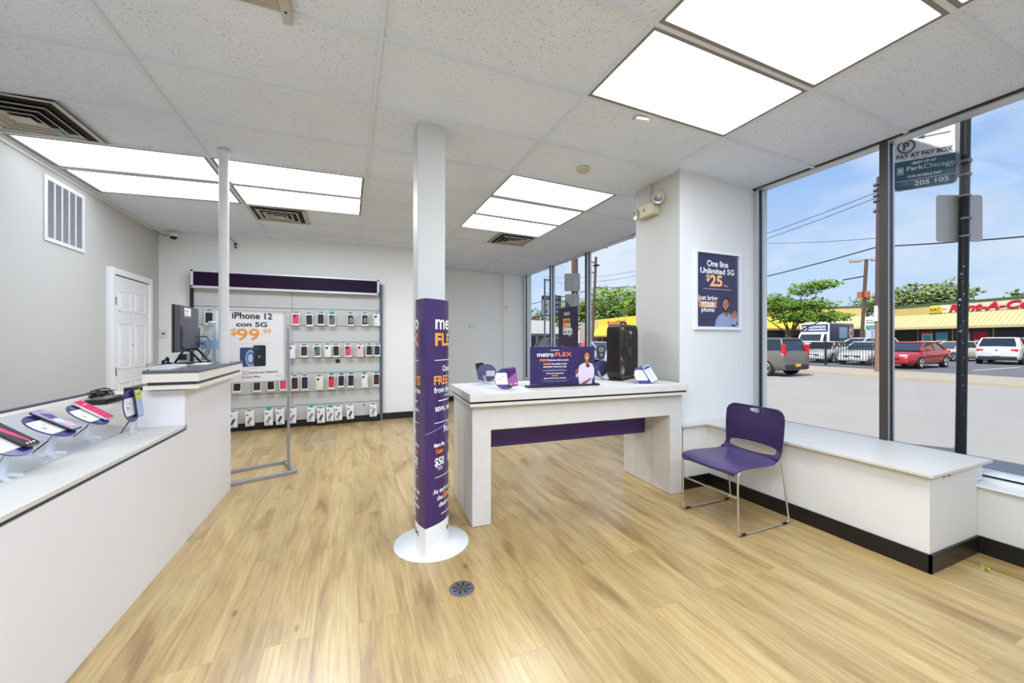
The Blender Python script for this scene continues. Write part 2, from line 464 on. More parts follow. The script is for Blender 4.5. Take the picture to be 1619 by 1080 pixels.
# wall angle / crown along the left wall
t = MB()
t.prism([(lx(-4) , -4.0), (lx(YW), YW), (lx(YW) + .035, YW), (lx(-4) + .035, -4.0)], 2.765, 2.80, mat('trim_white', (222, 223, 222), 0.5))
t.prism([(lx(-4) , -4.0), (lx(YW), YW), (lx(YW) + .012, YW), (lx(-4) + .012, -4.0)], 2.735, 2.765, mat('trim_white', (222, 223, 222), 0.5))
struct(t, 'trim_2')

# ---- fluorescent troffers
DIFF = mat('lit_diffuser', (230, 239, 252), 0.6, emit=PANEL_LIGHT)
DIFFS = mat('lit_diffuser_weak', (230, 239, 252), 0.6, emit=PANEL_LIGHT * .30)  # output lowered so the left wall and column side stay less bright
DIFFT = mat('lit_diffuser_dim', (230, 239, 252), 0.6, emit=PANEL_LIGHT * .5)
DIFFB = mat('lit_diffuser_strong', (230, 239, 252), 0.6, emit=PANEL_LIGHT * 1.65)  # output raised to brighten the back wall and front-facing surfaces
COLN = {1: 'nearest the left wall', 2: 'second column from the left wall', 4: 'column nearest the windows', 3: 'third column'}
for (i, j) in sorted(LIGHTS):
    x0, x1 = xs[i] + .012, xs[i + 1] - .012; y0, y1 = j * HT + .012, (j + 1) * HT - .012
    if i == 1: x0 = xs[1] + .03
    if j >= 3:
        row = {3: 'front', 4: 'front', 5: 'back'}[j] if i < 4 else {3: 'nearest', 4: 'middle', 5: 'farthest'}[j]
        if i < 4: lab = '%s lit ceiling panel %s' % (row, {1: 'beside the left wall near the grille', 2: 'right of the white pipe'}[i])
        else: lab = '%s of three lit panels left of the column' % row
    elif j > -3: lab = {0: 'large lit ceiling panel next to the small white ceiling sensor', -1: 'largest lit ceiling panel at the top of the photo', -2: 'lit ceiling panel cut off at the top right corner'}[j]
    else: lab = '%s unseen lit panel added behind the viewer, %s' % ({-3: 'nearer', -4: 'farther', -5: 'last'}[j], COLN[i])
    r = thing('ceiling_light', lab, 'ceiling light', ((x0 + x1) / 2, (y0 + y1) / 2, 0), group='fluorescent ceiling panels')
    d = MB(); cx, cy = (x0 + x1) / 2, (y0 + y1) / 2
    for k in range(4):
        a = x0 + .012 + (x1 - x0 - .024) * k / 4; b = x0 + .012 + (x1 - x0 - .024) * (k + 1) / 4
        d.add([(a - cx, y1 - .012 - cy, cz(a, y1) + .004), (b - cx, y1 - .012 - cy, cz(b, y1) + .004), (b - cx, y0 + .012 - cy, cz(b, y0) + .004), (a - cx, y0 + .012 - cy, cz(a, y0) + .004)], [(0, 1, 2, 3)], DIFFS if (i == 1 and j > 0) or (i == 4 and j == 3) else (DIFFT if i == 4 and j == 4 else (DIFFB if j <= -3 or j == 5 else DIFF)))
    d.build('diffuser', r)
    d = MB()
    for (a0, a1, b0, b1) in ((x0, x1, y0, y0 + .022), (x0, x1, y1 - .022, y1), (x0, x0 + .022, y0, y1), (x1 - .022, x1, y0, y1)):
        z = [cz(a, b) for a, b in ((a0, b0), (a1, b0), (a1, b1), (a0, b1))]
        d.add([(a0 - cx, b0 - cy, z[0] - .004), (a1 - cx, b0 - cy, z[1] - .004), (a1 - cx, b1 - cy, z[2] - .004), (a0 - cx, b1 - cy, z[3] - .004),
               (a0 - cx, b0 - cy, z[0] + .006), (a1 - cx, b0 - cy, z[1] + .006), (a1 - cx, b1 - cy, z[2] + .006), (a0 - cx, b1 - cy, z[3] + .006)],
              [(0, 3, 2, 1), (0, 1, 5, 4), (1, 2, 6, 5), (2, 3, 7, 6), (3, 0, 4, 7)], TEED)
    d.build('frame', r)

# ---- air diffusers
VM = mat('vent_metal', (205, 202, 194), 0.5, 0.1, noise=(8, (150, 140, 125), 0.5))
VD = mat('vent_dark', (22, 20, 20), 0.8)
def vent(x0, y0, label):
    r = thing('ceiling_vent', label, 'ceiling vent', (x0 + .3, y0 + .3, cz(x0 + .3, y0 + .3) - .008), group='square air diffusers in the ceiling')
    b = MB(); b.box(-.29, .29, -.29, .29, .004, .010, VD); b.build('duct_opening', r)
    fr = MB()
    for s in range(4):
        fr.X = Matrix.Rotation(s * PI / 2, 4, 'Z')
        fr.add([(-.298, -.298, 0), (.298, -.298, 0), (.262, -.262, .004), (-.262, -.262, .004)], [(0, 1, 2, 3)], VM)
    fr.build('frame', r)
    for q, (R, zo) in enumerate(((.215, -.012), (.155, -.016), (.10, -.020))):
        c_ = MB()
        for s in range(4):
            c_.X = Matrix.Rotation(s * PI / 2, 4, 'Z')
            c_.add([(-R, -R, zo), (R, -R, zo), (R - .035, -R + .035, zo + .022), (-R + .035, -R + .035, zo + .022)], [(0, 1, 2, 3)], VM)
            c_.add([(-R, -R, zo), (R, -R, zo), (R, -R, zo - .003), (-R, -R, zo - .003)], [(0, 3, 2, 1)], VM)
            c_.add([(-R, -R, zo - .003), (R, -R, zo - .003), (R - .006, -R + .006, zo - .003), (-R + .006, -R + .006, zo - .003)], [(0, 1, 2, 3)], VM)
        c_.build('louvre_ring', r)
    c_ = MB(); c_.box(-.055, .055, -.045, .045, -.022, -.018, VM); c_.build('centre_plate', r)
    return r
v1 = vent(-1.205, 1.835, 'white square ceiling vent at the left wall with a blue scrap of tape')
tp = MB(); tp.box(.10, .125, .10, .17, -.030, -.028, mat('blue_tape', (96, 178, 205), 0.5)); tp.build('blue_tape_scrap', v1)
vent(.0, 3.665, 'dirty square ceiling vent behind the white pipe near the back wall')
vent(3.05, 3.665, 'dirty square ceiling vent beyond the three small lit panels')
# return-air cover cut off at the top edge
r = thing('ceiling_air_cover', 'white air cover with stained edge at the top left edge of the photo', 'ceiling vent', (.52, .3, cz(.5, .3)))
b = MB(); b.box(-.30, .26, -.30, .30, -.012, -.004, mat('stained_white', (190, 184, 174), 0.7, noise=(5, (120, 112, 98), 0.7))); b.box(-.2, .2, -.24, .24, -.03, -.012, VM); b.build('cover_plate', r, bevel=.003)
b = MB(); b.box(.26, .30, -.36, .36, -.02, -.006, VM); b.cyl((.28, .28, -.024), (.28, .28, -.019), .006, None, BLK, 8); b.cyl((.28, .2, -.024), (.28, .2, -.019), .006, None, BLK, 8); b.build('mounting_rail', r)

# ---- baseboards
def baseb(name, pts, h=.105, th=.012):
    b = MB()
    for (a, c_) in zip(pts[:-1], pts[1:]):
        d = (Vector(c_) - Vector(a)); L_ = d.length; d.normalize(); n = Vector((d.y, -d.x))
        p = [Vector(a), Vector(c_), Vector(c_) + n * th, Vector(a) + n * th]
        b.prism([(q.x, q.y) for q in p][::-1], 0.001, h, BLK)
    struct(b, name)
baseb('baseboard_left', [(lx(-4), -4), (lx(YW), YW)])
baseb('baseboard_back', [(lx(YW), YW), (2.4, YW)])
baseb('baseboard_alcove', [(2.4, YW), (2.4, 6.72), (4.27, 6.72), (4.27, 6.64), (4.65, 6.64), (4.65, 1.72), (3.785, 1.72), (3.785, 1.15)])
baseb('baseboard_right', [(4.65, -.38), (4.65, -4.0)])

# ---- shop windows
def window(n, y0, y1, mull, sill, hz=2.770, ends=(True, True)):
    """street window between y0 and y1 with its frame, mullions and panes"""
    root = bpy.data.objects.new('window_%d' % n, None); COL.objects.link(root); root['kind'] = 'structure'
    fr = MB()
    fr.box(XR - .05, XR + .05, y0, y1, hz, hz + .012, ALU); fr.box(XR - .06, XR + .06, y0, y1, hz + .012, 2.90, mat('window_head_dark', (48, 44, 42), .5))
    fr.box(XR - .05, XR + .05, y0, y1, sill, sill + .02, ALUW); fr.box(XR - .02, XR + .02, y0, y1, sill + .02, sill + .035, PLB); fr.box(XR - .045, XR + .045, y0, y1, sill + .035, sill + .055, ALUW)
    if ends[0]: fr.box(XR - .05, XR + .05, y0, y0 + .035, sill, hz + .05, ALU); fr.box(XR - .012, XR + .012, y0 + .034, y0 + .045, sill, hz, PLB)
    if ends[1]: fr.box(XR - .05, XR + .05, y1 - .035, y1, sill, hz + .05, ALU); fr.box(XR - .012, XR + .012, y1 - .045, y1 - .034, sill, hz, PLB)
    fr.build('window_frame', root)
    for yy in mull:
        m_ = MB(); m_.box(XR - .052, XR - .045, yy - .025, yy + .025, sill, hz + .02, BRZ)
        m_.box(XR - .045, XR + .05, yy - .022, yy + .022, sill, hz + .02, ALU)
        m_.box(XR - .008, XR + .010, yy - .03, yy + .03, sill, hz, PLB)
        m_.build('mullion', root)
    ed = [y0] + list(mull) + [y1]
    for a, b_ in zip(ed[:-1], ed[1:]):
        g = MB(); g.quad((XR, b_ - .02, sill + .04), (XR, a + .02, sill + .04), (XR, a + .02, hz + .005), (XR, b_ - .02, hz + .005), GLASS); g.build('pane', root)
    return root
window(1, 1.72, 6.62, [4.10, 5.36], .40)
window(2, -4.05, 1.15, [.135, -1.15, -2.4], .425)
r3 = bpy.data.objects.new('window_3', None); COL.objects.link(r3); r3['kind'] = 'structure'  # unseen window added in the front wall to bring in daylight
b = MB(); b.box(-.9, 4.6, -4.16, -4.09, .42, .47, ALU); b.box(-.9, 4.6, -4.16, -4.09, 2.73, 2.78, ALU)
for x in (-.9, .48, 1.85, 3.2, 4.55): b.box(x, x + .05, -4.16, -4.09, .47, 2.73, ALU)
b.build('window_frame', r3); b = MB(); b.quad((-.9, -4.12, .47), (4.6, -4.12, .47), (4.6, -4.12, 2.73), (-.9, -4.12, 2.73), GLASS); b.build('pane', r3)
s = MB(); s.box(4.63, 4.76, -4.05, 1.15, .405, .425, ALUW); struct(s, 'trim_3')

# ---- door in the left wall (wall-local frame: u along the wall, n into the room)
ang = math.atan(-.0255)
def left_frame(y): return Matrix.Translation((lx(y), y, 0)) @ Matrix.Rotation(math.atan(.0255), 4, 'Z')
DW = mat('door_white', (232, 233, 234), 0.4)
root = bpy.data.objects.new('door_1', None); COL.objects.link(root); root['kind'] = 'structure'
root.matrix_world = left_frame(4.0)
d = MB()
d.box(0, .03, 0, .86, .01, 2.0, DW)
d.build('door_leaf', root)
d = MB()
for (u0, u1, z0, z1) in ((.1, .38, 1.62, 1.86), (.48, .76, 1.62, 1.86), (.1, .38, .98, 1.5), (.48, .76, .98, 1.5), (.1, .38, .2, .85), (.48, .76, .2, .85)):
    for (a, b_, c_, e_) in ((u0, u1, z0, z0 + .02), (u0, u1, z1 - .02, z1), (u0, u0 + .02, z0, z1), (u1 - .02, u1, z0, z1)): d.box(.028, .036, a, b_, c_, e_, DW)
    d.box(.028, .034, u0 + .05, u1 - .05, z0 + .05, z1 - .05, DW)
d.build('door_panels', root, bevel=.004)
d = MB(); d.box(-.01, .045, -.07, 0, 0, 2.08, DW); d.box(-.01, .045, .86, .93, 0, 2.08, DW); d.box(-.01, .045, 0, .86, 2.012, 2.08, DW); d.box(.0, .02, 0, .86, 2.0, 2.012, PLB)
d.build('door_frame', root, bevel=.006)
for z in (1.68, .92, .25):
    d = MB(); d.cyl((.045, .005, z), (.045, .005, z + .09), .008, None, mat('brass', (150, 130, 90), 0.35, 0.8), 8); d.build('hinge', root)
d = MB(); d.cyl((.03, .79, 1.0), (.07, .79, 1.0), .012, None, CHR, 10); d.cyl((.07, .79, 1.0), (.095, .79, 1.0), .027, None, CHR, 14); d.build('door_knob', root)
d = MB(); d.cyl((.03, .43, 1.25), (.034, .43, 1.25), .008, None, BLK, 8); d.build('peephole', root)

# ---- return-air grille on the left wall
r = thing('wall_grille', 'white metal return-air grille with five louvred columns high on the left wall', 'grille')
r.matrix_world = left_frame(2.96)
g = MB(); g.box(0, .012, 0, .56, 2.13, 2.165, ALUW); g.box(0, .012, 0, .56, 2.64, 2.675, ALUW); g.box(0, .012, 0, .035, 2.165, 2.64, ALUW); g.box(0, .012, .525, .56, 2.165, 2.64, ALUW)
for k in range(1, 5): g.box(0, .010, .035 + k * .098 - .006, .035 + k * .098 + .006, 2.165, 2.64, ALUW)
g.build('frame', r, bevel=.003)
g = MB(); g.box(.001, .002, .03, .53, 2.16, 2.645, mat('grille_dark', (40, 36, 36), 0.8)); g.build('backing', r)
for q in range(5):
    g = MB(); u0 = .041 + q * .098
    for k in range(36):
        z = 2.172 + k * .013
        g.add([(.002, u0, z + .008), (.002, u0 + .086, z + .008), (.009, u0 + .086, z), (.009, u0, z)], [(0, 1, 2, 3)], ALUW)
    g.build('louvre_bank', r)
# ================================================================ LEFT COUNTER
fx = lambda y: 0.056 + 0.0225 * y
CT = 0.757
r = thing('display_counter', 'long low white sales counter with sloped grey phone display along the left edge', 'counter', (0, .4, 0)); R0 = Vector((0, .4, 0))
def off(mb, o): mb.X = Matrix.Translation(-Vector(o)); return mb
b = off(MB(), R0); b.prism([(-.70, -1.6), (fx(-1.6), -1.6), (fx(1.70), 1.70), (-.70, 1.70)], 0, .720, LAM2); b.build('body', r)
b = off(MB(), R0); b.prism([(-.695, -1.6), (fx(-1.6) - .008, -1.6), (fx(1.70) - .008, 1.70), (-.695, 1.70)], .720, .737, mat('charcoal_edge', (58, 56, 60), 0.4)); b.build('shadow_groove', r)
b = off(MB(), R0); b.prism([(-.70, -1.6), (fx(-1.6) + .004, -1.6), (fx(1.60) + .004, 1.655), (-.70, 1.655)], .737, CT, mat('counter_top_white', (214, 213, 208), 0.3)); b.build('worktop', r, bevel=.002)
RIS = mat('silver_riser', (200, 203, 208), 0.25, 0.1, noise=(4, (172, 177, 186), 0.7))
def riser_z(x): return .765 + (-.175 - x) * .27
b = off(MB(), R0); b.prism([(-.175, CT), (-.64, CT), (-.64, riser_z(-.64)), (-.175, .765)], -1.6, 1.655, RIS, axis='y'); b.build('sloped_riser', r, bevel=.002)
b = off(MB(), R0); b.prism([(-.70, CT), (-.64, CT), (-.64, .895), (-.655, .91), (-.70, .91)], -1.6, 2.35, mat('cream_rail', (216, 210, 198), 0.4), axis='y'); b.box(-.66, -.640, -1.6, 1.655, .878, .888, BLK)
b.box(-.705, -.66, -1.6, 2.35, .91, .917, mat('rail_cap', (64, 52, 88), 0.5)); b.build('back_rail', r)
b = off(MB(), R0); b.box(-.64, -.146, 1.658, 2.62, 0, .895, mat('cream_rail', (216, 210, 198), 0.4)); b.build('rear_ledge', r)
for k, (y0, y1) in enumerate(((-.9, .38), (.62, .82), (.90, 1.2))):
    b = off(MB(), R0); b.X = b.X @ Matrix.Translation((-.60, 0, riser_z(-.60))) @ Matrix.Rotation(math.atan(.27), 4, 'Y')
    b.box(-.035, .035, y0, y1, .002, .02, (ALUW, PURD, PUR)[k]); b.build('riser_strip', r)

# raised checkout desk at the far end of the counter
r = thing('checkout_desk', 'raised white checkout desk with charcoal edged top at the end of the long counter', 'desk', (0, 2.1, 0)); R0 = Vector((0, 2.1, 0))
ZT = 1.12
b = off(MB(), R0); b.prism([(-.145, 1.703), (fx(1.703), 1.703), (fx(2.63) , 2.63), (-.145, 2.63)], 0, .985, LAM2); b.box(-.145, fx(1.665), 1.658, 1.702, .757, .985, LAM2); b.build('body', r)
def topring(z0, z1, ins, m_):
    b = off(MB(), R0); b.prism([(-.08 + ins, 1.55 + ins), (.198 - ins, 1.55 + ins), (.198 - ins, 2.66 - ins), (-.36 + ins, 2.66 - ins)], z0, z1, m_); return b
CH = mat('charcoal_laminate', (92, 90, 96), 0.35)
topring(ZT - .02, ZT, 0, CH).build('desktop', r, bevel=.002)
topring(ZT - .072, ZT - .02, .001, mat('cream_white_edge', (226, 222, 212), 0.4)).build('fascia', r)
topring(ZT - .092, ZT - .072, .018, mat('charcoal_edge', (58, 56, 60), 0.4)).build('shadow_groove', r)
b = topring(ZT - .118, ZT - .092, .002, mat('cream_white_edge', (226, 222, 212), 0.4)); b.build('lower_fascia', r)

# cash drawer under the desk top
r = thing('cash_drawer', 'black cash drawer tucked under the checkout desk top', 'cash drawer', (-.3, 1.9, .896))
b = MB(); b.box(.0, .152, -.02, .22, .0, .095, PLB); b.box(.008, .146, -.025, -.02, .012, .03, GREY); b.build('drawer_body', r, bevel=.004)
b = MB(); b.box(.05, .10, -.035, -.02, .05, .062, CHR); b.build('handle', r)
r['label'] = 'black cash drawer tucked under the left end of the checkout desk'

# black scanner handset and cable heap on the counter behind the pink phone
r = thing('cable_coil', 'coil of black cable lying on the counter rail behind the pink phone', 'cable', (-.56, 2.22, .896))
b = MB()
pts = []
for k in range(70):
    a = k * .42; rr = .055 + .012 * math.sin(k * .7); pts.append((rr * math.cos(a) * .9, rr * math.sin(a) * 1.5, .012 + k * .0006 + .006 * math.sin(k)))
b.tube(pts, .005, PLB, 6); b.build('cable', r)
b = MB(); b.grid(lambda u, v: ((.05 * math.sin(PI * v)) * math.cos(PI * u), -.11 + .22 * v, .002 + .036 * math.sin(PI * v) ** .6 * math.sin(PI * u)), 10, 12, PLB); b.build('handset', r)
r = thing('card_reader', 'flat black card reader with dark screen lying behind the upright yellow and blue phone', 'card reader', (-.42, 1.98, .896))
b = MB(); b.rbox(-.05, .06, -.16, .12, 0, .03, .012, PLB); b.box(-.035, .04, -.13, .02, .030, .032, mat('reader_screen', (60, 66, 74), 0.15)); b.build('reader_body', r, bevel=.003)
b = MB()
for i in range(3):
    for j in range(3): b.box(-.03 + i * .022, -.015 + i * .022, .035 + j * .022, .05 + j * .022, .03, .034, GREY)
b.build('keypad', r)

# ---------------------------------------------------------------- phones on stands
SCR = {
 'pink': ((232, 30, 106), (250, 150, 190)), 'lilac': ((176, 178, 214), (112, 74, 150)), 'blackpink': ((26, 22, 30), (238, 60, 120)),
 'yellowblue': ((170, 190, 230), (222, 224, 80)), 'purple': ((150, 78, 150), (60, 40, 90)), 'blue': ((214, 222, 240), (60, 90, 150)), 'off': ((14, 14, 18), (30, 30, 36))}
def screen_art(mb, w, h, z, kind):
    a, c_ = SCR[kind]; A = mat('screen_' + kind, a, 0.12, coat=.5); B = mat('screen_%s_accent' % kind, c_, 0.12, coat=.5)
    mb.poly(rrect(-w / 2, w / 2, -h / 2, h / 2, .006, 3), z, A)
    e = z + .0004
    if kind == 'pink':
        mb.text('T-mobile'[2:] , .012, 0, h * .27, e, WHT, width=w * .45, bold=.02)
        for k in range(4): mb.box(-w * .3, w * (.1 + .05 * k), -h * .05 - k * .02, -h * .05 - k * .02 + .002, e, e + .0002, B)
    elif kind == 'lilac':
        mb.add([(-w * .2, h * .4, e), (w * .4, h * .25, e), (w * .2, -.0, e), (-w * .3, h * .1, e)], [(0, 1, 2, 3)], B)
        mb.disc((w * .1, -h * .25), w * .32, h * .16, mat('screen_peach', (232, 190, 196), .15), z=e)
        mb.disc((-w * .05, -h * .05), w * .3, h * .12, mat('screen_pale', (226, 226, 236), .15), z=e + .0002)
    elif kind == 'blackpink':
        mb.add([(-w * .5, h * .45, e), (-w * .05, h * .5, e), (w * .2, -h * .35, e), (w * .05, -h * .4, e)], [(0, 1, 2, 3)], B)
        for k in range(3): mb.disc((-w * .25 + k * w * .25, -h * .42), .005, .005, WHT, 10, e + .0002)
    elif kind == 'yellowblue':
        mb.box(-w / 2, w / 2, h * .12, h * .5, z, e, B); mb.text('10:48', .012, 0, h * .3, e + .0004, INK, width=w * .5)
    elif kind == 'purple':
        mb.add([(-w * .5, -h * .1, e), (w * .5, h * .2, e), (w * .5, h * .45, e), (-w * .5, h * .45, e)], [(0, 1, 2, 3)], B)
        for k in range(3): mb.disc((-w * .28 + k * w * .28, -h * .4), .006, .006, (ORG, RED, WHT)[k], 10, e + .0002)
    elif kind == 'blue':
        mb.box(-w * .45, w * .45, h * .3, h * .46, z, e, B)
        for k in range(5): mb.box(-w * .35, w * .3, h * .2 - k * h * .12, h * .2 - k * h * .12 + .003, z, e, B)
def make_phone(M, L_, kind, label, case=PLB, back=False):
    o = thing('phone', label, 'phone'); o.matrix_world = M
    w = L_ * .47
    b = MB(); b.rbox(-w / 2, w / 2, -L_ / 2, L_ / 2, -.0045, .0045, .011, case); b.build('body', o, bevel=.0015)
    b = MB(); screen_art(b, w - .006, L_ - .008, .0048, kind); b.build('screen', o)
    if back:
        b = MB(); b.rbox(-w * .4, w * -.02, L_ * .2, L_ * .42, -.0075, -.0045, .006, mat('camera_island', (34, 34, 40), .2))
        for k in range(3): b.cyl((-w * .3 + (k % 2) * .014, L_ * .36 - k * .012, -.0085), (-w * .3 + (k % 2) * .014, L_ * .36 - k * .012, -.0075), .005, None, CHR, 12)
        b.build('camera_island', o)
    return o
def make_stand(M, base, label, dia=.18, lines=('Precio', '5G', '$'), wire=True, bcard=False, flip=1):
    """M: phone frame. round purple price disc behind the phone, clear acrylic foot standing at `base`"""
    o = thing('phone_stand', label, 'phone stand'); Mi = M.copy(); o.matrix_world = Mi; inv = Mi.inverted()
    dx = -.052 * flip; rd = dia / 2
    b = MB(); b.cyl((dx, -.012, -.0145), (dx, -.012, -.0105), rd, None, mat('price_disc_purple', (52, 44, 112), .25), 40); b.build('price_disc', o)
    b = MB(); b.cyl((dx, -.012, -.0155), (dx, -.012, -.0146), rd + .004, None, FILM, 40); b.build('clear_backing', o)
    b = MB()
    def card(z, mir):
        pts = []
        for k in range(13):
            a = PI - .62 + 1.24 * k / 12
            pts.append((dx + mir * (rd - .004) * math.cos(a), -.012 + (rd - .004) * math.sin(a)))
        pts += [(dx + mir * .035, -.012 + (rd - .004) * math.sin(PI + .62)), (dx + mir * .035, -.012 + (rd - .004) * math.sin(PI - .62))]
        b.poly(pts, z, WHT)
    card(-.0100, flip)
    for k in range(5):
        b.box(dx - .062, dx - .062 + (.03, .05, .022, .045, .035)[k], .022 - k * .015, .0235 - k * .015, -.0099, -.0096, GREY)
    b.text(lines[1], .016, dx - .045, -.022, -.0095, INK, width=.022, bold=.02); b.text(lines[2], .012, dx - .015, .0, -.0095, INK, bold=.02)
    if bcard: b.box(dx - .07, dx + .005, -.04, .01, -.0165, -.0160, mat('card_back_grey', (206, 206, 212), .5))
    b.build('price_card', o)
    # clear foot: a block with two prongs, built upright in the world at `base`
    b = MB(); b.X = inv
    c0 = M @ Vector((dx * .5, -.03, -.018)); B0 = Vector(base)
    b.tube([c0, (c0 + B0) / 2 + Vector((0, 0, .004)), B0 + Vector((0, 0, .012))], [.012, .013, .014], ACR, 8)
    xw = (M.to_3x3() @ Vector((1, 0, 0))); xw.z = 0; xw.normalize(); nw = (M.to_3x3() @ Vector((0, 0, 1))); nw.z = 0; nw.normalize()
    for s in (-1, 1):
        p0 = B0 + xw * s * .012 + Vector((0, 0, .009)); p1 = B0 + xw * s * .035 + nw * .045 + Vector((0, 0, .009 if base[2] > .92 else -.002)); b.tube([p0, (p0 + p1) / 2 + Vector((0, 0, .003)), p1], .008, ACR, 8)
    p0 = B0 + Vector((0, 0, .008)) - xw * .03; p1 = B0 + Vector((0, 0, .008)) + xw * .03; b.tube([p0, p1], .008, ACR, 8)
    b.build('acrylic_foot', o)
    if wire:
        b = MB(); b.X = inv; q = M @ Vector((0, -.02, -.02)); e = B0 + Vector((-.06, .02, .015)) if base[2] < .92 else B0 + Vector((.03, .05, .012))
        b.tube([q, (q + e) / 2 + Vector((0, .02, -.01)), e], .003, PLB, 6); b.build('security_cable', o)
    return o
def counter_phone(bot, top, kind, label, slabel, case=PLB):
    B_ = Vector(bot); T_ = Vector(top); up = (T_ - B_); L_ = up.length; c_ = (B_ + T_) / 2
    M = frame_mat(c_, (0, 1, 0), up)
    make_phone(M, L_, kind, label, case)
    cb = Vector((c_.x - .02, c_.y - .02, 0)); cb.z = riser_z(cb.x) + .004
    make_stand(M, tuple(cb), slabel)
counter_phone((-.125, 1.32, .881), (-.267, 1.32, .982), 'pink', 'phone with bright pink screen tilted on the left counter, second from the checkout desk', 'round purple price stand holding the phone with the all-pink screen', mat('silver_case', (200, 204, 208), .3, .4))
counter_phone((-.113, 1.012, .8885), (-.259, 1.012, .980), 'lilac', 'phone with pale lilac and peach swirl screen on the left counter', 'round purple price stand holding the phone with the lilac swirl screen')
counter_phone((-.094, .697, .887), (-.222, .697, .984), 'blackpink', 'phone with black screen and pink stripe nearest the left edge of the photo', 'round purple price stand cut off at the left edge of the photo')
counter_phone((-.069, 1.50, .857), (-.088, 1.50, 1.018), 'yellowblue', 'upright phone with yellow and pale blue screen beside the checkout desk', 'purple price stand holding the upright yellow and blue phone next to the checkout desk', mat('navy_case', (38, 44, 84), .4))

# ---------------------------------------------------------------- things on the checkout desk
r = thing('computer_monitor', 'black monitor seen from behind on the checkout desk with a white label sticker', 'monitor', (-.12, 2.38, ZT))
MG = mat('monitor_back', (76, 76, 84), .45)
b = MB(); b.X = Matrix.Rotation(.03, 4, 'Z'); b.rbox(-.012, .022, -.22, .22, .098, .450, .008, MG, 'x'); b.rbox(.022, .040, -.2, .2, .12, .29, .02, MG, 'x'); b.build('rear_shell', r, bevel=.003)
b = MB(); b.X = Matrix.Rotation(.03, 4, 'Z'); b.rbox(-.026, -.012, -.225, .225, .093, .455, .006, PLB, 'x'); b.build('bezel', r, bevel=.002)
b = MB(); b.X = Matrix.Rotation(.03, 4, 'Z'); b.box(-.0275, -.026, -.213, .213, .108, .442, mat('screen_lit', (120, 140, 170), .2)); b.build('screen', r)
b = MB(); b.X = Matrix.Rotation(.03, 4, 'Z') @ frame_mat((.0235, -.06, .40), (0, 1, 0), (0, 0, 1))
b.box(-.075, .075, -.035, .035, 0, .0008, WHT); b.box(-.075, .075, -.035, -.022, .0008, .0012, mat('pink_strip', (196, 130, 150), .5)); b.text('ATENCION', .018, 0, .008, .0013, INK, width=.06, bold=.02); b.text('FLOOR', .014, 0, -.010, .0013, INK, bold=.02)
b.box(-.065, -.05, .005, .02, .0008, .0013, INK); b.box(-.065, -.05, -.015, -.003, .0008, .0013, INK); b.build('label_sticker', r)
b = MB()
for s, y in ((1, -.06), (1, .13)): b.tube([(.02, y, .13), (.10, y + .03, .015), (.115, y + .035, .006)], .009, PLB, 6)
b.tube([(.01, -.06, .12), (-.06, -.04, .008)], .008, PLB, 6); b.rbox(-.06, .12, -.05, .17, .0, .008, .02, PLB); b.build('easel_stand', r)
b = MB(); b.tube([(.04, .08, .215), (.09, .16, .215), (.10, .22, .16), (.09, .21, .08), (.07, .16, .02)], .005, PLB, 8); b.tube([(.04, .08, .16), (.08, .14, .155), (.09, .17, .1), (.06, .14, .03)], .004, PLB, 8); b.build('cables', r)
r = thing('water_jug', 'large clear plastic water jug behind the monitor on the checkout desk', 'jug', (-.008, 2.585, ZT))
JG = clear_mat('jug_plastic', (232, 238, 242), .16, .06)
b = MB(); b.lathe([(.0, .004), (.068, .004), (.074, .02), (.072, .05), (.075, .07), (.072, .09), (.075, .11), (.075, .20), (.070, .235), (.052, .27), (.026, .295), (.023, .31), (.023, .325)], JG, 28); b.build('jug_body', r)
b = MB(); b.lathe([(0, .328), (.026, .328), (.028, .322), (.028, .345), (.0, .348)], clear_mat('cap_plastic', (236, 240, 244), .6, .1), 20); b.build('cap', r)
b = MB(); b.lathe([(.0755, .11), (.0755, .185)], clear_mat('jug_label_blue', (204, 224, 238), .3, .2), 28); b.build('label_band', r)
r = thing('keyboard', 'white computer keyboard on the near end of the checkout desk', 'keyboard', (-.04, 1.80, ZT), .08)
b = MB(); b.rbox(-.065, .065, -.20, .18, 0, .013, .01, mat('keyboard_white', (214, 216, 218), .5)); b.build('case', r, bevel=.002)
b = MB()
for i in range(5):
    for j in range(18): b.box(-.055 + i * .0225, -.037 + i * .0225, -.19 + j * .0203, -.173 + j * .0203, .013, .018, mat('key_grey', (190, 192, 196), .5))
o = b.build('keys', r); o['kind'] = 'stuff'
r = thing('receipt_tray', 'grey receipt tray with white slips beside the monitor foot', 'tray', (.05, 2.12, ZT), .1)
b = MB(); b.rbox(-.05, .06, -.13, .13, 0, .010, .01, mat('tray_grey', (170, 172, 176), .4)); b.build('tray', r, bevel=.002)
b = MB(); b.box(-.035, .045, -.09, .02, .010, .013, WHT); b.box(-.01, .05, .0, .1, .010, .012, WHT); b.build('paper_slips', r)
r = thing('bar_code_scanner', 'small black scanner loop standing at the keyboard end of the checkout desk', 'scanner', (-.22, 2.30, ZT))
b = MB(); b.tube([(0, -.06, .028), (0, -.02, .028), (0, .0, .045), (0, .02, .05), (0, .035, .04), (0, .035, .012)], .008, PLB, 8); b.build('head', r)
b = MB(); b.cyl((0, .035, 0), (0, .035, .012), .022, None, PLB, 16); b.build('foot', r); b = MB(); b.cyl((0, -.05, 0), (0, -.05, .024), .01, None, PLB, 12); b.build('foot', r)
r = thing('desk_cable', 'thin black cable trailing over the near edge area of the checkout desk', 'cable', (-.05, 1.58, ZT))
b = MB(); b.tube([(-.02, .01, .004), (-.01, .05, .012), (.0, .09, .014), (.01, .13, .006)], .0035, PLB, 6); b.build('cord', r)

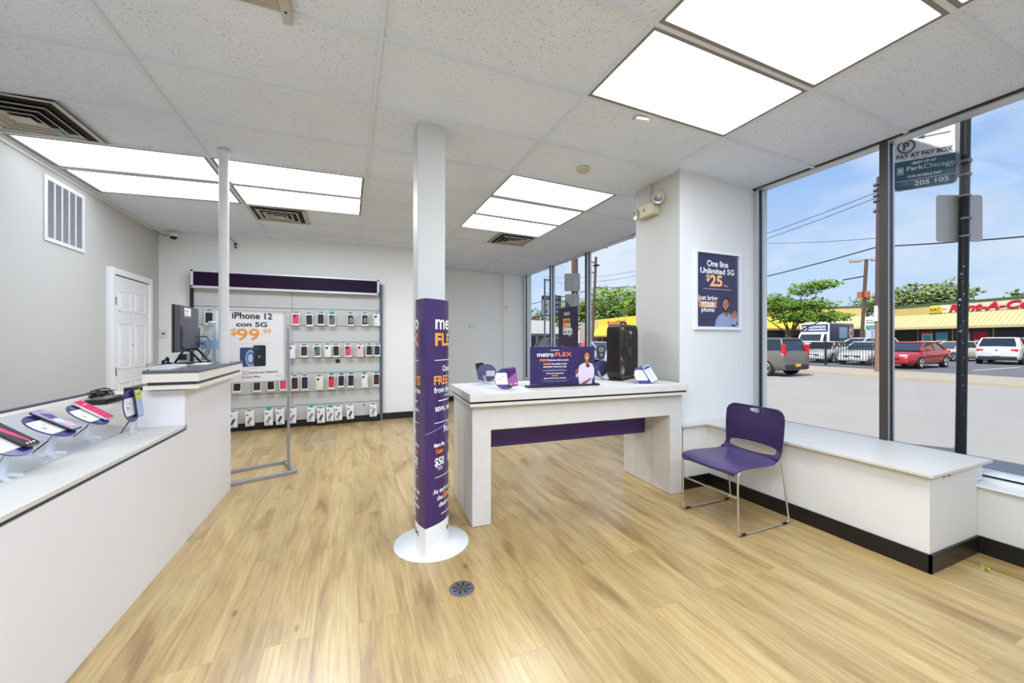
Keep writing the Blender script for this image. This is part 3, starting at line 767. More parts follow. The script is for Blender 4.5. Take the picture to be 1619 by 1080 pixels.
# white round pipe from the desk to the ceiling
r = thing('white_pipe', 'white round steel pipe from the checkout desk up to the ceiling', 'pipe', (.150, 2.285, ZT))
b = MB(); b.cyl((0, 0, 0), (0, 0, 1.70), .0345, None, mat('pipe_paint', (222, 222, 226), .35), 28, True); b.build('pipe_shaft', r)
b = MB(); b.lathe([(.036, 1.66), (.042, 1.675), (.042, 1.702), (0, 1.702)], mat('pipe_paint', (222, 222, 226), .35), 24); b.build('collar', r)

# ================================================================ iPhone sign on a floor stand
sx = Vector((math.cos(.328), math.sin(.328), 0)); sy = Vector((-math.sin(.328), math.cos(.328), 0))
SM = mat('stand_silver', (160, 163, 170), .35, .5)
r = thing('floor_sign_stand', 'grey metal floor stand holding a white sale poster beside the checkout desk', 'sign stand', (.207, 2.958, 0), .328)
b = MB(); b.box(-.30, .345, -.22, -.185, 0, .032, SM); b.box(-.30, .335, .185, .22, 0, .032, SM); b.box(.31, .345, -.186, .22, 0, .032, SM); b.box(-.30, -.265, -.19, .19, 0, .032, SM); b.build('base_frame', r, bevel=.003)
for s in (-1, 1):
    b = MB(); b.box(s * .30 + .012 - .011, s * .30 + .012 + .011, -.035, -.005, .02, 1.43, SM); b.build('upright', r, bevel=.002)
b = MB(); W_, H_ = .29, .352; zc = 1.247
for (x0, x1, z0, z1) in ((-W_, W_, zc + H_ - .012, zc + H_), (-W_, W_, zc - H_, zc - H_ + .012), (-W_, -W_ + .014, zc - H_, zc + H_), (W_ - .014, W_, zc - H_, zc + H_)): b.box(x0, x1, -.033, -.013, z0, z1, ALU)
b.build('poster_frame', r, bevel=.002)
r2 = thing('sale_poster', 'white poster reading iPhone 12 con 5G $99.99 in the floor stand', 'poster', (.207, 2.958, 0), .328)
b = MB(); b.X = frame_mat((0, -.025, zc), (1, 0, 0), (0, 0, 1))
b.box(-.276, .276, -.34, .34, -.004, 0, mat('poster_white', (238, 238, 240), .4)); b.build('sheet', r2)
b = MB(); b.X = frame_mat((0, -.0256, zc), (1, 0, 0), (0, 0, 1)); z = .0004
b.text('iPhone 12', .083, .006, .262, z, INK, width=.325, bold=.028); b.text('con 5G', .062, .0, .188, z, INK, width=.25, bold=.028)
b.text('$', .09, -.143, .105, z, ORG, width=.045, bold=.018); b.text('99', .155, -.03, .058, z, ORG, width=.185, bold=.018); b.text('.99', .062, .118, .122, z, ORG, width=.08, bold=.018)
b.box(-.17, .17, .022, .0235, 0, z, mat('thin_rose', (210, 170, 178), .5))
b.poly([(x + .062, y) for x, y in rrect(-.052, .052, -.195, .008, .012, 4)], z, mat('poster_phone_black', (24, 32, 40), .3))
b.poly([(x - .045, y) for x, y in rrect(-.05, .055, -.195, -.012, .012, 4)], z, mat('poster_phone_blue', (50, 66, 106), .3))
for k, rr in enumerate((.05, .038, .026)): b.disc((-.012, -.115), rr * .8, rr * 1.6, mat('poster_swirl_%s' % 'abc'[k], ((150, 176, 222), (70, 90, 150), (180, 200, 236))[k], .3), z=z + .0002 * (k + 1))
b.poly([(x + .062, y) for x, y in rrect(-.05, .05, -.193, .006, .012, 4)], z + .001, mat('poster_phone_black', (24, 32, 40), .3))
b.poly(rrect(.018, .05, -.045, -.005, .008, 4), z + .0013, mat('poster_cam', (60, 70, 80), .3))
for cx, cy in ((.027, -.015), (.040, -.026), (.027, -.036)): b.disc((cx, cy), .0055, .0055, mat('poster_lens', (10, 12, 16), .3), 12, z + .0016)
b.disc((.060, -.102), .009, .011, mat('poster_mark', (150, 160, 170), .3), 14, z + .0014); b.disc((.069, -.100), .004, .005, mat('poster_phone_black', (24, 32, 40), .3), 10, z + .0016)
b.text('iPhone 12', .014, .01, -.215, z, INK, width=.06)
b.text('tos', .028, -.085, -.262, z, INK, width=.05, bold=.02, align='RIGHT'); b.box(-.075, -.022, -.268, -.236, 0, z, RED); b.box(-.072, -.025, -.265, -.239, z, z * 2, mat('poster_white', (238, 238, 240), .4)); b.text('OTROS', .018, -.0485, -.258, z * 3, RED, width=.04)
b.text('cargos por activación', .028, -.015, -.262, z, INK, width=.235, bold=.02, align='LEFT')
b.text('Al unirte a Metro', .024, -.005, -.302, z, INK, width=.15, bold=.02); b.text('iPhone', .018, .225, -.302, z, INK, width=.05)
b.build('lettering', r2)

# ================================================================ purple column wrap standing in front of the post
V0 = Vector((1.487, .850)); V1 = Vector((1.632, 1.222)); ax = V1 - V0; nr = Vector((ax.y, -ax.x)).normalized()
r = thing('lens_totem', 'tall purple lens-shaped cardboard totem with white foot in front of the ceiling post', 'totem', (1.56, 1.036, 0)); TO = Vector((1.56, 1.036, 0))
def lens(side, t): 
    q = V0 + ax * t + nr * side * (.108 if side > 0 else .098) * 4 * t * (1 - t) ; return q
def ring(z0, z1, m_, name, ins=0.0):
    b = MB(); b.X = Matrix.Translation(-TO)
    def P(side): return lambda u, v: (*(lens(side, u) - nr * side * ins), z0 + (z1 - z0) * v)
    b.grid(P(1), 20, 1, m_); b.grid(P(-1), 20, 1, m_)
    if name == 'printed_sleeve':
        pts = [lens(1, i / 20) for i in range(21)] + [lens(-1, 1 - i / 20) for i in range(1, 20)]
        b.add([(p.x, p.y, z1) for p in pts], [tuple(range(len(pts)))], m_)
    return b.build(name, r)
PRP = mat('totem_purple', (72, 46, 108), .22, noise=(2.2, (44, 30, 74), .9), bump=(5, .25))
ring(.185, 1.556, PRP, 'printed_sleeve'); ring(0.006, .185, mat('totem_white', (238, 238, 240), .4), 'white_foot')
b = MB(); b.lathe([(0, 0), (.236, 0), (.236, .006), (0, .006)], mat('base_white', (232, 233, 236), .4), 64, (1.563 - TO.x, 1.044 - TO.y, 0)); b.build('round_base', r)
for z_, s_ in ((.795, 1),):
    b = MB(); b.X = Matrix.Translation(-TO)
    pts = [(*(lens(1, t) + nr * .0012), .745 + .035 * t * 3) for t in [i / 16 * .55 for i in range(17)]]
    b.tube(pts, .0016, mat('crease_lilac', (180, 165, 205), .3), 5); b.build('crease', r)
def wrap(side, s0):
    """map flat lettering onto the curved face; x runs along the face from the near edge"""
    L_ = .47
    def fn(x, y, z):
        t = min(max((s0 + (x if side > 0 else -x)) / L_, 0.0), 1.0); t2 = t + .18 * math.sin(2 * PI * t) / (2 * PI) * 0
        q = lens(side, t2) + nr * side * (.0015 + z)
        return (q.x, q.y, y)
    return fn
b = MB(); b.X = Matrix.Translation(-TO); F = wrap(1, 0.0)
def tx(body, size, x, y, m_, w_=None, bold=.016, al='LEFT', sh=0.0): b.text(body, size, x, y, 0, m_, align=al, width=w_, bold=bold, fn=F, shear=sh)
def bar(x0, x1, y, h, m_, slope=0.0):
    n = 10
    for k in range(n):
        a = x0 + (x1 - x0) * k / n; c_ = x0 + (x1 - x0) * (k + 1) / n
        b.add([F(a, y + slope * (a - x0), 0), F(c_, y + slope * (c_ - x0), 0), F(c_, y + h + slope * (c_ - x0), 0), F(a, y + h + slope * (a - x0), 0)], [(0, 1, 2, 3)], m_)
tx('metro', .125, .062, 1.375, WHT, .31); tx('FLEX', .105, .060, 1.275, ORG, .27, .03)
bar(.058, .41, 1.182, .004, WHT); tx('Choose', .05, .125, 1.115, WHT, .12)
tx('FREE 5G', .075, .052, 1.035, ORG, .25, .02); tx('from the latest', .05, .052, .985, WHT, .28)
tx('smartphones', .02, .15, .958, WHT, .1, .01); bar(.085, .35, .932, .006, WHT)
tx('REVVL  SAMSUNG', .038, .062, .872, WHT, .26, .03); bar(.055, .38, .800, .004, WHT)
tx('Pick your', .055, .14, .735, WHT, .2); tx('Metro Flex', .034, .052, .655, WHT, .098, .03); bar(.056, .142, .606, .043, mat('deep_wine', (90, 28, 52), .4)); tx('Start', .044, .062, .614, ORG, .075, .04, sh=.2)
tx('Up', .034, .205, .655, WHT, .028); tx('$50', .070, .057, .540, WHT, .085, .028); bar(.075, .13, .525, .004, WHT); bar(.083, .125, .513, .004, WHT); tx('$60', .070, .2, .545, WHT, .085, .03)
bar(.060, .37, .468, .004, WHT); tx('As early as one year', .042, .045, .372, WHT, .30, .02); tx('the', .042, .075, .327, WHT, .05, .02); tx('SAME', .046, .13, .327, ORG, .1, .028); tx('deals as new', .042, .09, .283, WHT, .21, .02)
bar(.11, .30, .232, .006, WHT); tx('by T-Mobile', .04, .185, .11, INK, .18, .03)
F = wrap(-1, 0.0)   # the Spanish side reads towards the near edge
def txl(body, size, x, y, m_, w_=None, bold=.016): b.text(body, size, -x, y, 0, m_, align='RIGHT', width=w_, bold=bold, fn=F)
def barl(x0, x1, y, h, m_):
    for k in range(8):
        a = -x1 + (x1 - x0) * k / 8; c_ = -x1 + (x1 - x0) * (k + 1) / 8
        b.add([F(a, y, 0), F(c_, y, 0), F(c_, y + h, 0), F(a, y + h, 0)], [(0, 1, 2, 3)], m_)
txl('metro', .125, .075, 1.375, WHT, .33); txl('FLEX', .105, .075, 1.275, ORG, .33, .028); barl(.075, .4, 1.18, .004, WHT)
txl('GRATIS', .075, .05, 1.035, ORG, .25, .02); txl('de tus preferidas', .045, .05, .985, WHT, .28); barl(.085, .35, .93, .006, WHT)
txl('motorola', .036, .07, .87, WHT, .2); barl(.07, .38, .80, .004, WHT); txl('planes', .045, .12, .73, WHT, .15); txl('Metro Flex', .034, .07, .655, WHT, .11); txl('Plus', .044, .085, .61, ORG, .07, .02)
txl('$70', .070, .085, .54, WHT, .085, .028); barl(.09, .13, .523, .004, WHT); barl(.08, .37, .468, .004, WHT)
txl('más todas las', .040, .06, .372, WHT, .26, .02); txl('mismas de', .040, .085, .327, WHT, .2, .02); txl('clientes nuevos', .040, .065, .283, WHT, .25, .02); barl(.12, .28, .232, .006, WHT); txl('nic', .05, .07, .115, INK, .1, .02)
for q in range(len(b.f)):
    pass
b.build('lettering', r)

# ---- round drain in the floor
r = thing('floor_drain', 'dark grey round floor drain cover with radial slots', 'drain cover', (1.616, .513, 0))
b = MB(); b.lathe([(0, .004), (.062, .004), (.066, .002), (.066, .0005)], mat('drain_metal', (104, 104, 108), .45, .5), 32); b.build('cover', r)
b = MB()
for k in range(8):
    b.X = Matrix.Rotation(k * PI / 4 + .3, 4, 'Z'); b.box(.018, .05, -.004, .004, .0042, .0048, BLK)
b.X = Matrix.Identity(4); b.cyl((0, 0, .004), (0, 0, .006), .006, None, BLK, 10); b.build('slots', r)
# ================================================================ SLAT WALL WITH PHONE CASES
YP = 5.19
r = thing('slatwall_display', 'grey slatted wall display with purple header box on the back wall', 'display wall', (.31, YW, 0)); DO = Vector((.31, YW, 0))
SG = mat('slat_grey', (196, 197, 194), .5, noise=(2, (184, 185, 182), .5))
b = off(MB(), DO)
gro = [1.775, 1.52, 1.27, 1.03, .80, .515, .32]
zs = [.10] + sorted(gro) + [2.02]
for a, c_ in zip(zs[:-1], zs[1:]): b.box(-.90, .29, YP, YP + .03, a + .004, c_ - .004, SG); b.box(.296, 1.54, YP, YP + .03, a + .004, c_ - .004, SG)
b.build('slat_panels', r)
b = off(MB(), DO); b.box(-.90, 1.54, YP + .02, YP + .045, .1, 2.02, mat('groove_grey', (120, 120, 118), .6)); b.box(-.88, 1.52, YP + .045, YW, .12, 2.0, SG); b.build('backing_board', r)
for x0, x1, m_ in ((-.935, -.905, BLK), (1.545, 1.58, mat('upright_slate', (92, 104, 118), .4, .3))):
    b = off(MB(), DO); b.box(x0, x1, YP - .03, YW, .0, 2.2, m_); b.build('upright', r)
b = off(MB(), DO); b.box(-.90, 1.545, YP + .01, YW - .001, 0.001, .10, BLK); b.build('kick_plate', r)
HF = mat('header_frame', (214, 214, 218), .35, .2)
b = off(MB(), DO)
for (x0, x1, z0, z1) in ((-.90, 1.52, 2.235, 2.262), (-.90, 1.52, 2.015, 2.045), (-.90, -.87, 2.02, 2.26), (1.49, 1.52, 2.02, 2.26)): b.box(x0, x1, 5.06, YP + .03, z0, z1, HF)
b.build('header_frame', r, bevel=.002)
b = off(MB(), DO); b.box(-.872, 1.492, 5.072, 5.19, 2.04, 2.24, mat('header_purple', (38, 8, 50), .5, noise=(2.5, (18, 4, 24), .9), spec=.15)); b.build('header_panel', r)
b = off(MB(), DO); b.cyl((.915, YP - .003, .975), (.915, YP + .002, .975), .032, None, BLK, 20); b.build('cable_grommet', r)
HK = mat('hook_metal', (150, 152, 150), .4, .6)
for x, z in ((1.30, .27), ):
    b = off(MB(), DO); b.tube([(x, YP, z), (x, 5.10, z - .005), (x, 5.09, z + .012)], .003, HK, 6); b.box(x - .012, x + .012, YP - .004, YP, z - .02, z + .02, HK); b.build('hook', r)
ROWS = {1: [(-.70, 1.716, 1.515, 'black'), (.351, 1.716, 1.521, 'pink'), (.531, 1.709, 1.511, 'black'), (.683, 1.725, 1.525, 'black'), (.841, 1.717, 1.515, 'slate_t'), (1.098, 1.723, 1.523, 'darkring'), (1.307, 1.729, 1.526, 'darkphone'), (1.490, 1.734, 1.529, 'white')],
 2: [(.293, 1.245, 1.033, 'white'), (.459, 1.239, 1.047, 'maroon'), (.636, 1.239, 1.044, 'slate'), (.78, 1.243, 1.044, 'white'), (.899, 1.242, 1.042, 'black'), (1.062, 1.242, 1.04, 'pink'), (1.236, 1.243, 1.042, 'glitter'), (1.368, 1.243, 1.045, 'black'), (1.490, 1.242, 1.043, 'navy')],
 3: [(-.38, .775, .565, 'black'), (-.138, .77, .562, 'maroon'), (.035, .77, .565, 'black'), (.187, .77, .564, 'pink'), (.338, .781, .557, 'maroon'), (.47, .784, .555, 'navy'), (.665, .77, .555, 'floral'), (.825, .784, .557, 'red_t'), (.962, .785, .576, 'black_t'), (1.098, .788, .57, 'black_t'), (1.307, .781, .56, 'white_t'), (1.475, .788, .573, 'maroon_t')],
 4: [(-.428, .305, .074, ''), (-.226, .303, .08, ''), (.004, .306, .072, 't'), (.152, .306, .072, ''), (.30, .31, .077, ''), (.551, .311, .081, 't'), (.69, .283, .051, ''), (.812, .293, .067, 't'), (.929, .299, .071, ''), (1.1, .301, .078, ''), (1.434, .292, .091, '')]}
CC = {'black': (30, 28, 34), 'pink': (214, 64, 96), 'slate': (92, 100, 116), 'darkring': (48, 60, 70), 'darkphone': (30, 34, 46), 'white': (224, 224, 226), 'maroon': (66, 26, 36), 'glitter': (216, 160, 166), 'navy': (30, 36, 62), 'floral': (222, 214, 206), 'red': (196, 50, 66)}
NM = {'black': 'black', 'pink': 'pink', 'slate': 'slate blue', 'darkring': 'dark ringed', 'darkphone': 'black and white', 'white': 'white', 'maroon': 'dark maroon', 'glitter': 'pink glitter', 'navy': 'navy', 'floral': 'pale floral', 'red': 'red'}
ORD = ['leftmost', 'second', 'third', 'fourth', 'fifth', 'sixth', 'seventh', 'eighth', 'ninth', 'tenth', 'eleventh', 'twelfth']
RN = {1: 'top row', 2: 'second row', 3: 'third row', 4: 'bottom row'}
CARD = mat('card_white', (232, 232, 230), .5); TEAL = mat('teal_tab', (64, 186, 180), .5); OLV = mat('olive_tab', (120, 118, 84), .5); BUB = clear_mat('blister', (240, 244, 246), .12, .1)
rp = random.Random(3)
for row, items in ROWS.items():
    for k, (x, zt, zb, kind) in enumerate(items):
        teal = kind.endswith('t') and (kind.endswith('_t') or kind == 't')
        base = kind.replace('_t', '') if kind != 't' else ''
        pos = ORD[k] if k < len(items) - 1 else 'rightmost'
        if row < 4: lab = '%s phone case%s, %s in the %s of the wall display' % (NM[base], ' with teal tab' if teal else '', pos, RN[row])
        else: lab = 'white screen protector box%s, %s in the bottom row of the display' % (' with teal hang tab' if teal else '', pos)
        p = thing('phone_case_pack' if row < 4 else 'screen_protector_box', lab, 'phone case' if row < 4 else 'screen protector', (x, 5.11, zb), rp.uniform(-.12, .12), group='phone cases on the wall display, %s' % RN[row] if row < 4 else 'screen protector boxes in the bottom row')
        h = zt - zb; w = .098 if row < 4 else .105; d = .028 if row < 4 else .05
        tilt = rp.uniform(-.04, .04)
        X = Matrix.Rotation(tilt, 4, 'Y')
        b = MB(); b.X = X
        if row < 4:
            b.box(-w / 2, w / 2, 0, .004, .0, h - .012, CARD); b.box(-w / 2, w / 2, -d, 0, 0, .022, CARD); b.box(-w / 2, -w / 2 + .008, -d, 0, .0, h - .03, CARD)
        else: b.box(-w / 2, w / 2, -d / 2, d / 2, 0, h - .03, CARD); b.add([(-w / 2, -d / 2, h - .03), (w / 2, -d / 2, h - .03), (w / 2, d / 2, h - .01), (-w / 2, d / 2, h - .01)], [(0, 1, 2, 3)], CARD); b.add([(w / 2, -d / 2, h - .03), (w / 2, d / 2, h - .03), (w / 2, d / 2, h - .01)], [(0, 1, 2)], CARD); b.add([(-w / 2, -d / 2, h - .03), (-w / 2, d / 2, h - .01), (-w / 2, d / 2, h - .03)], [(0, 1, 2)], CARD)
        b.build('card_box', p)
        if row < 4:
            b = MB(); b.X = X; cm = mat('case_' + base, CC[base], .4, noise=(60, (240, 225, 215), .7) if base in ('glitter', 'floral') else None)
            b.rbox(-w * .37, w * .39, -d + .002, -.006, .026, h - .035, .010, cm, 'y')
            b.rbox(-w * .31, -w * .02, -d - .001, -d + .002, h - .075, h - .043, .006, mat('case_camera', (20, 20, 24), .3), 'y')
            if base in ('darkring', 'darkphone'): b.X = X @ frame_mat((0, -d + .001, .075), (1, 0, 0), (0, 0, 1)); b.disc((.005, .01), .02, .034, mat('ring_white', (214, 218, 222), .4), z=.0006); b.disc((.005, .01), .013, .026, cm, z=.0012)
            b.build('phone_case', p)
        else:
            b = MB(); b.X = X @ frame_mat((0, -d / 2, .08), (1, 0, 0), (0, 0, 1)) @ Matrix.Rotation(-.45, 4, 'Z')
            b.poly(rrect(-.017, .017, -.045, .045, .006, 3), .0008, mat('printed_phone', (92, 98, 106), .4)); b.poly(rrect(-.011, .013, -.036, .036, .004, 3), .0012, mat('printed_screen', (146, 152, 158) if k % 3 else (60, 66, 84), .4) if False else (GREY if k % 3 else mat('printed_dark', (62, 70, 92), .4)))
            b.X = X @ frame_mat((0, -d / 2, 0), (1, 0, 0), (0, 0, 1)); b.box(-w * .4, -w * .1, h - .075, h - .055, 0, .001, OLV); b.box(-w * .36, w * .2, .012, .024, 0, .001, GREY); b.build('printed_front', p)
        b = MB(); b.X = X; b.box(-.03, .03, .0, .003, h - .018, h + .022, TEAL if teal else CARD); b.box(-.028, .028, -.022, .0, h + .002, h + .010, TEAL if teal else OLV); b.build('hang_tab', p)
        b = off(MB(), DO); b.tube([(x, YP, zt + .008), (x, 5.09, zt + .004), (x, 5.075, zt + .02)], .003, HK, 6); b.build('hook', r)

# ================================================================ DISPLAY TABLE
TB = Vector((1.83, 1.08, 0)); TR = -.053
r = thing('display_table', 'white wood grain display table with thick top and purple panel between its legs', 'table', TB, TR)
L_ = 1.885; D_ = .70
b = MB(); b.box(0, L_, 0, D_, .882, .935, WGR); b.build('tabletop', r, bevel=.002)
b = MB(); b.box(.012, L_ - .012, .012, D_ - .012, .868, .882, BLK); b.build('shadow_groove', r)
b = MB(); b.box(.004, L_ - .004, .004, D_ - .004, .848, .868, WGR); b.build('under_frame', r)
for x0, x1 in ((.03, .165), (L_ - .145, L_ - .02)):
    b = MB(); b.box(x0, x1, .055, .70, .003, .848, WGR)
    for yy in (.28, .50): b.box(x0 - .0008, x0, yy, yy + .003, .01, .66, GREY)
    b.build('leg_panel', r, bevel=.002)
b = MB(); b.box(.165, L_ - .145, .055, .085, .672, .848, WGR); b.build('apron', r)
b = MB(); b.box(.165, L_ - .145, .38, .40, .455, .585, mat('purple_panel', (72, 44, 118), .4)); b.build('purple_panel', r)
b = MB(); b.box(.165, L_ - .145, .66, .69, .672, .848, WGR); b.build('rear_apron', r)

# ---- printed tabletop sign
SO = Vector((2.662, 1.262, .935))
r = thing('tabletop_sign', 'purple landscape sign reading metro FLEX with a smiling woman on the display table', 'sign', SO, -.083)
b = MB(); b.rbox(-.318, .318, -.045, .045, 0, .014, .02, PLB); b.build('black_base', r, bevel=.003)
b = MB(); b.box(-.285, .285, -.006, -.0045, .012, .318, mat('sign_purple', (58, 42, 94), .3, noise=(6, (44, 32, 76), .9))); b.box(-.285, .285, -.0045, -.003, .012, .318, PURD); b.build('printed_card', r)
b = MB(); b.box(-.288, .288, -.0085, -.0068, .012, .321, clear_mat('sign_acrylic', (252, 252, 255), 0.0, .02)); b.build('acrylic_sleeve', r)
b = MB(); b.X = frame_mat((0, -.0100, .014), (1, 0, 0), (0, 0, 1)); z = .0
b.text('Introducing', .016, -.075, .272, z, WHT, width=.075, bold=.02)
b.text('metro', .052, -.157, .226, z, WHT, width=.142, bold=.018); b.text('FLEX', .044, .0, .228, z, mat('flex_orange', (244, 130, 72), .4), width=.146, bold=.018)
b.text('FREE', .024, -.205, .190, z, ORG, width=.055, bold=.018, align='LEFT'); b.text('5G phones when you join', .020, -.145, .192, z, WHT, width=.19, bold=.018, align='LEFT')
b.text('SAME', .024, -.175, .160, z, ORG, width=.06, bold=.018, align='LEFT'); b.text('great deals as new', .020, -.11, .162, z, WHT, width=.14, bold=.018, align='LEFT')
b.text('customers when you stay', .020, -.175, .140, z, WHT, width=.20, bold=.018, align='LEFT')
b.box(-.18, .03, .114, .116, z, z + .0003, WHT); b.text('on any Metro Flex plan', .010, -.075, .121, z, GREY, width=.14)
b.text('Choose from smartphones', .015, -.075, .088, z, WHT, width=.15, bold=.018); b.text('FREE', .016, -.075, .068, z, ORG, width=.05, bold=.022); b.text('phones from top brands', .015, -.075, .050, z, WHT, width=.19, bold=.018)
b.box(-.2, .05, .034, .036, z, z + .0003, GREY); b.box(-.17, .03, .026, .028, z, z + .0003, GREY); b.box(-.275, -.23, .006, .009, z, z + .0003, GREY)
b.build('lettering', r)
HAIR = mat('print_hair', (44, 32, 38), .5); SKIN = mat('print_skin', (176, 118, 96), .5); BLS = mat('print_blouse', (208, 196, 218), .5); SKD = mat('print_skin_shade', (142, 86, 70), .5)
b = MB(); b.X = frame_mat((0, -.0098, .014), (1, 0, 0), (0, 0, 1))
b.poly([(.165, .15), (.158, .19), (.17, .245), (.185, .272), (.208, .282), (.232, .272), (.246, .245), (.250, .2), (.262, .16), (.25, .13), (.225, .135), (.2, .14)], 0, HAIR)
b.poly([(.14, .0), (.131, .06), (.132, .12), (.142, .15), (.17, .165), (.19, .172), (.235, .172), (.262, .16), (.278, .12), (.276, .06), (.258, .03), (.256, 0)], .0004, BLS)
b.poly([(.192, .19), (.196, .16), (.212, .145), (.226, .162), (.226, .19)], .0007, SKD)
b.poly([(.198, .14), (.206, .158), (.226, .168), (.238, .15), (.226, .13)], .0006, HAIR)
b.disc((.210, .225), .0225, .036, SKIN, z=.0010)
b.poly([(.186, .25), (.196, .264), (.214, .268), (.232, .256), (.236, .23), (.228, .245), (.212, .256), (.196, .25), (.189, .232)], .0014, HAIR)
for sx_ in (-1, 1): b.disc((.210 + sx_ * .0085, .230), .003, .0014, HAIR, 10, .0014)
b.poly([(.201, .212), (.219, .213), (.215, .206), (.206, .205)], .0014, WHT); b.poly([(.2095, .226), (.2125, .218), (.2075, .218)], .0014, SKD)
b.poly([(.102, .118), (.112, .128), (.122, .118), (.122, .09), (.13, .07), (.12, .06), (.106, .08)], .0006, SKD); b.poly([(.108, .06), (.12, .055), (.132, .075), (.132, .09), (.12, .08), (.112, .075)], .0009, BLS)
b.poly([(.094, .12), (.108, .115), (.114, .135), (.10, .142)], .0009, PLB)
b.poly([(.16, .0), (.175, .015), (.22, .035), (.245, .05), (.25, .035), (.225, .018), (.2, .0)], .0009, SKD)
b.build('printed_woman', r)

# ---- phones on the table
def up_phone(pos, ang, tilt, roll, L2, kind, label, slabel, basepos, case=PLB, back=False, flip=1, bcard=False, camback=False):
    """ang: heading of the screen normal (0 = towards -y)"""
    n = Vector((math.sin(ang), -math.cos(ang), 0)); xw = Vector((math.cos(ang), math.sin(ang), 0))
    up = Vector((0, 0, math.cos(tilt))) - n * math.sin(tilt)
    M = frame_mat(pos, xw, up) @ Matrix.Rotation(roll, 4, 'Z')
    make_phone(M, L2, kind, label, case, camback)
    make_stand(M @ Matrix.Rotation(-roll, 4, 'Z'), basepos, slabel, dia=.165, lines=('', '5G', '$99'), flip=flip, bcard=bcard)
up_phone((2.215, 1.255, 1.028), -.32, .38, .12, .15, 'purple', 'phone with purple screen at the front left corner of the display table', 'round price stand holding the purple-screened phone at the table front left', (2.185, 1.30, .935))
up_phone((2.115, 1.715, 1.040), PI - .35, .3, -.15, .15, 'off', 'dark phone seen from behind at the back left of the display table', 'round price stand seen from behind at the back left of the display table', (2.155, 1.70, .935), bcard=True)
up_phone((3.225, 1.63, 1.050), PI - .2, .3, 0.1, .15, 'off', 'black phone with camera lenses seen from behind, left of the box fan', 'price stand seen from behind between the tabletop sign and the box fan', (3.27, 1.60, .935), camback=True)
up_phone((3.445, 1.145, 1.020), -.35, .38, .42, .155, 'blue', 'phone with white and blue screen leaning in front of the box fan', 'round price stand in front of the box fan', (3.385, 1.20, .935), case=mat('blue_case', (52, 78, 140), .35))

# ---- box fan
wd = Vector((.864, .504, 0)); 
r = thing('box_fan', 'glossy black box fan standing on the display table beside the column', 'fan', (3.30, 1.36, .935), math.atan2(.504, .864))
FB = mat('fan_black', (32, 25, 26), .22)
W_ = .47; H0, H1 = .018, .515
def shell(y0, y1, ins, m_, name, hollow=True):
    b = MB(); o_ = rrect(ins, W_ - ins, H0 + ins, H1 - ins, .07, 8); i_ = rrect(ins + .022, W_ - ins - .022, H0 + ins + .022, H1 - ins - .022, .05, 8); n = len(o_)
    vs = [(p[0], y0, p[1]) for p in o_] + [(p[0], y1, p[1]) for p in o_] + [(p[0], y0, p[1]) for p in i_] + [(p[0], y1, p[1]) for p in i_]
    fs = []
    for k in range(n):
        q = (k + 1) % n; fs += [(k, q, n + q, n + k), (2 * n + k, 3 * n + k, 3 * n + q, 2 * n + q), (k, 2 * n + k, 2 * n + q, q), (n + k, n + q, 3 * n + q, 3 * n + k)]
    b.add(vs, fs, m_, False); return b.build(name, r, bevel=.003)
shell(0, .125, 0, FB, 'housing')
for y_, nm in ((.004, 'front_grille'), (.119, 'rear_grille')):
    b = MB()
    for k in range(34):
        z_ = H0 + .03 + k * (H1 - H0 - .06) / 33; b.box(.02, W_ - .02, y_ - .0015, y_ + .0015, z_ - .0029, z_ + .0029, mat('grille_gloss', (48, 40, 42), .15))
    for k in range(3): x_ = .03 + (W_ - .06) * (k + 1) / 4; b.box(x_ - .003, x_ + .003, y_ - .003, y_ + .003, H0 + .02, H1 - .02, FB)
    b.cyl((W_ / 2, y_ - .006, .265), (W_ / 2, y_ + .003, .265), .045, None, FB, 24)
    b.build(nm, r)
b = MB()
for k in range(5):
    a0 = 2 * PI * k / 5
    b.grid(lambda u, v: (W_ / 2 + (.04 + .16 * v) * math.cos(a0 + (u - .5) * (.5 + .5 * v)), .06 + .03 * (u - .5) * 2, .265 + (.04 + .16 * v) * math.sin(a0 + (u - .5) * (.5 + .5 * v))), 6, 5, mat('blade_dark', (58, 54, 56), .35))
b.cyl((W_ / 2, .035, .265), (W_ / 2, .085, .265), .042, None, FB, 20); b.build('fan_blades', r)
b = MB(); b.tube([(.16, .06, H1 - .003), (.175, .06, H1 + .022), (.29, .06, H1 + .022), (.305, .06, H1 - .003)], .010, FB, 8); b.build('handle', r)
for x_ in (.05, W_ - .09):
    b = MB(); b.prism([(-.01, 0), (.135, 0), (.12, .02), (.005, .02)], x_, x_ + .035, FB, axis='x'); b.build('foot', r)
b = MB(); b.cyl((W_ / 2, -.002, .44), (W_ / 2, -.018, .44), .018, None, mat('knob_silver', (170, 168, 168), .25, .6), 16); b.build('speed_knob', r)

# ---- purple poster hanging in the far window
r = thing('window_poster', 'tall dark purple poster with orange and white lettering hanging in the far window', 'poster', (4.70, 4.60, 1.42))
b = MB(); b.X = frame_mat((0, 0, 0), (0, -1, 0), (0, 0, 1)); b.box(-.33, .33, -.47, .47, -.004, 0, mat('poster_dark_purple', (50, 36, 70), .4, noise=(3, (36, 26, 52), .9))); b.build('sheet', r)
b = MB(); b.X = frame_mat((-.0008, 0, 0), (0, -1, 0), (0, 0, 1)); z = 0
b.text('Switch it!', .09, -.03, .33, z, WHT, width=.2, bold=.02)
b.box(-.17, .08, .18, .27, z, z + .0006, ORG); b.text('nada', .10, -.045, .195, z + .001, PURD, width=.2, bold=.018); b.box(-.17, -.06, .09, .18, z, z + .0006, ORG)
b.box(-.06, .09, .09, .19, z, z + .0006, WHT); b.text('bla', .09, .015, .105, z + .001, PURD, width=.12, bold=.018)
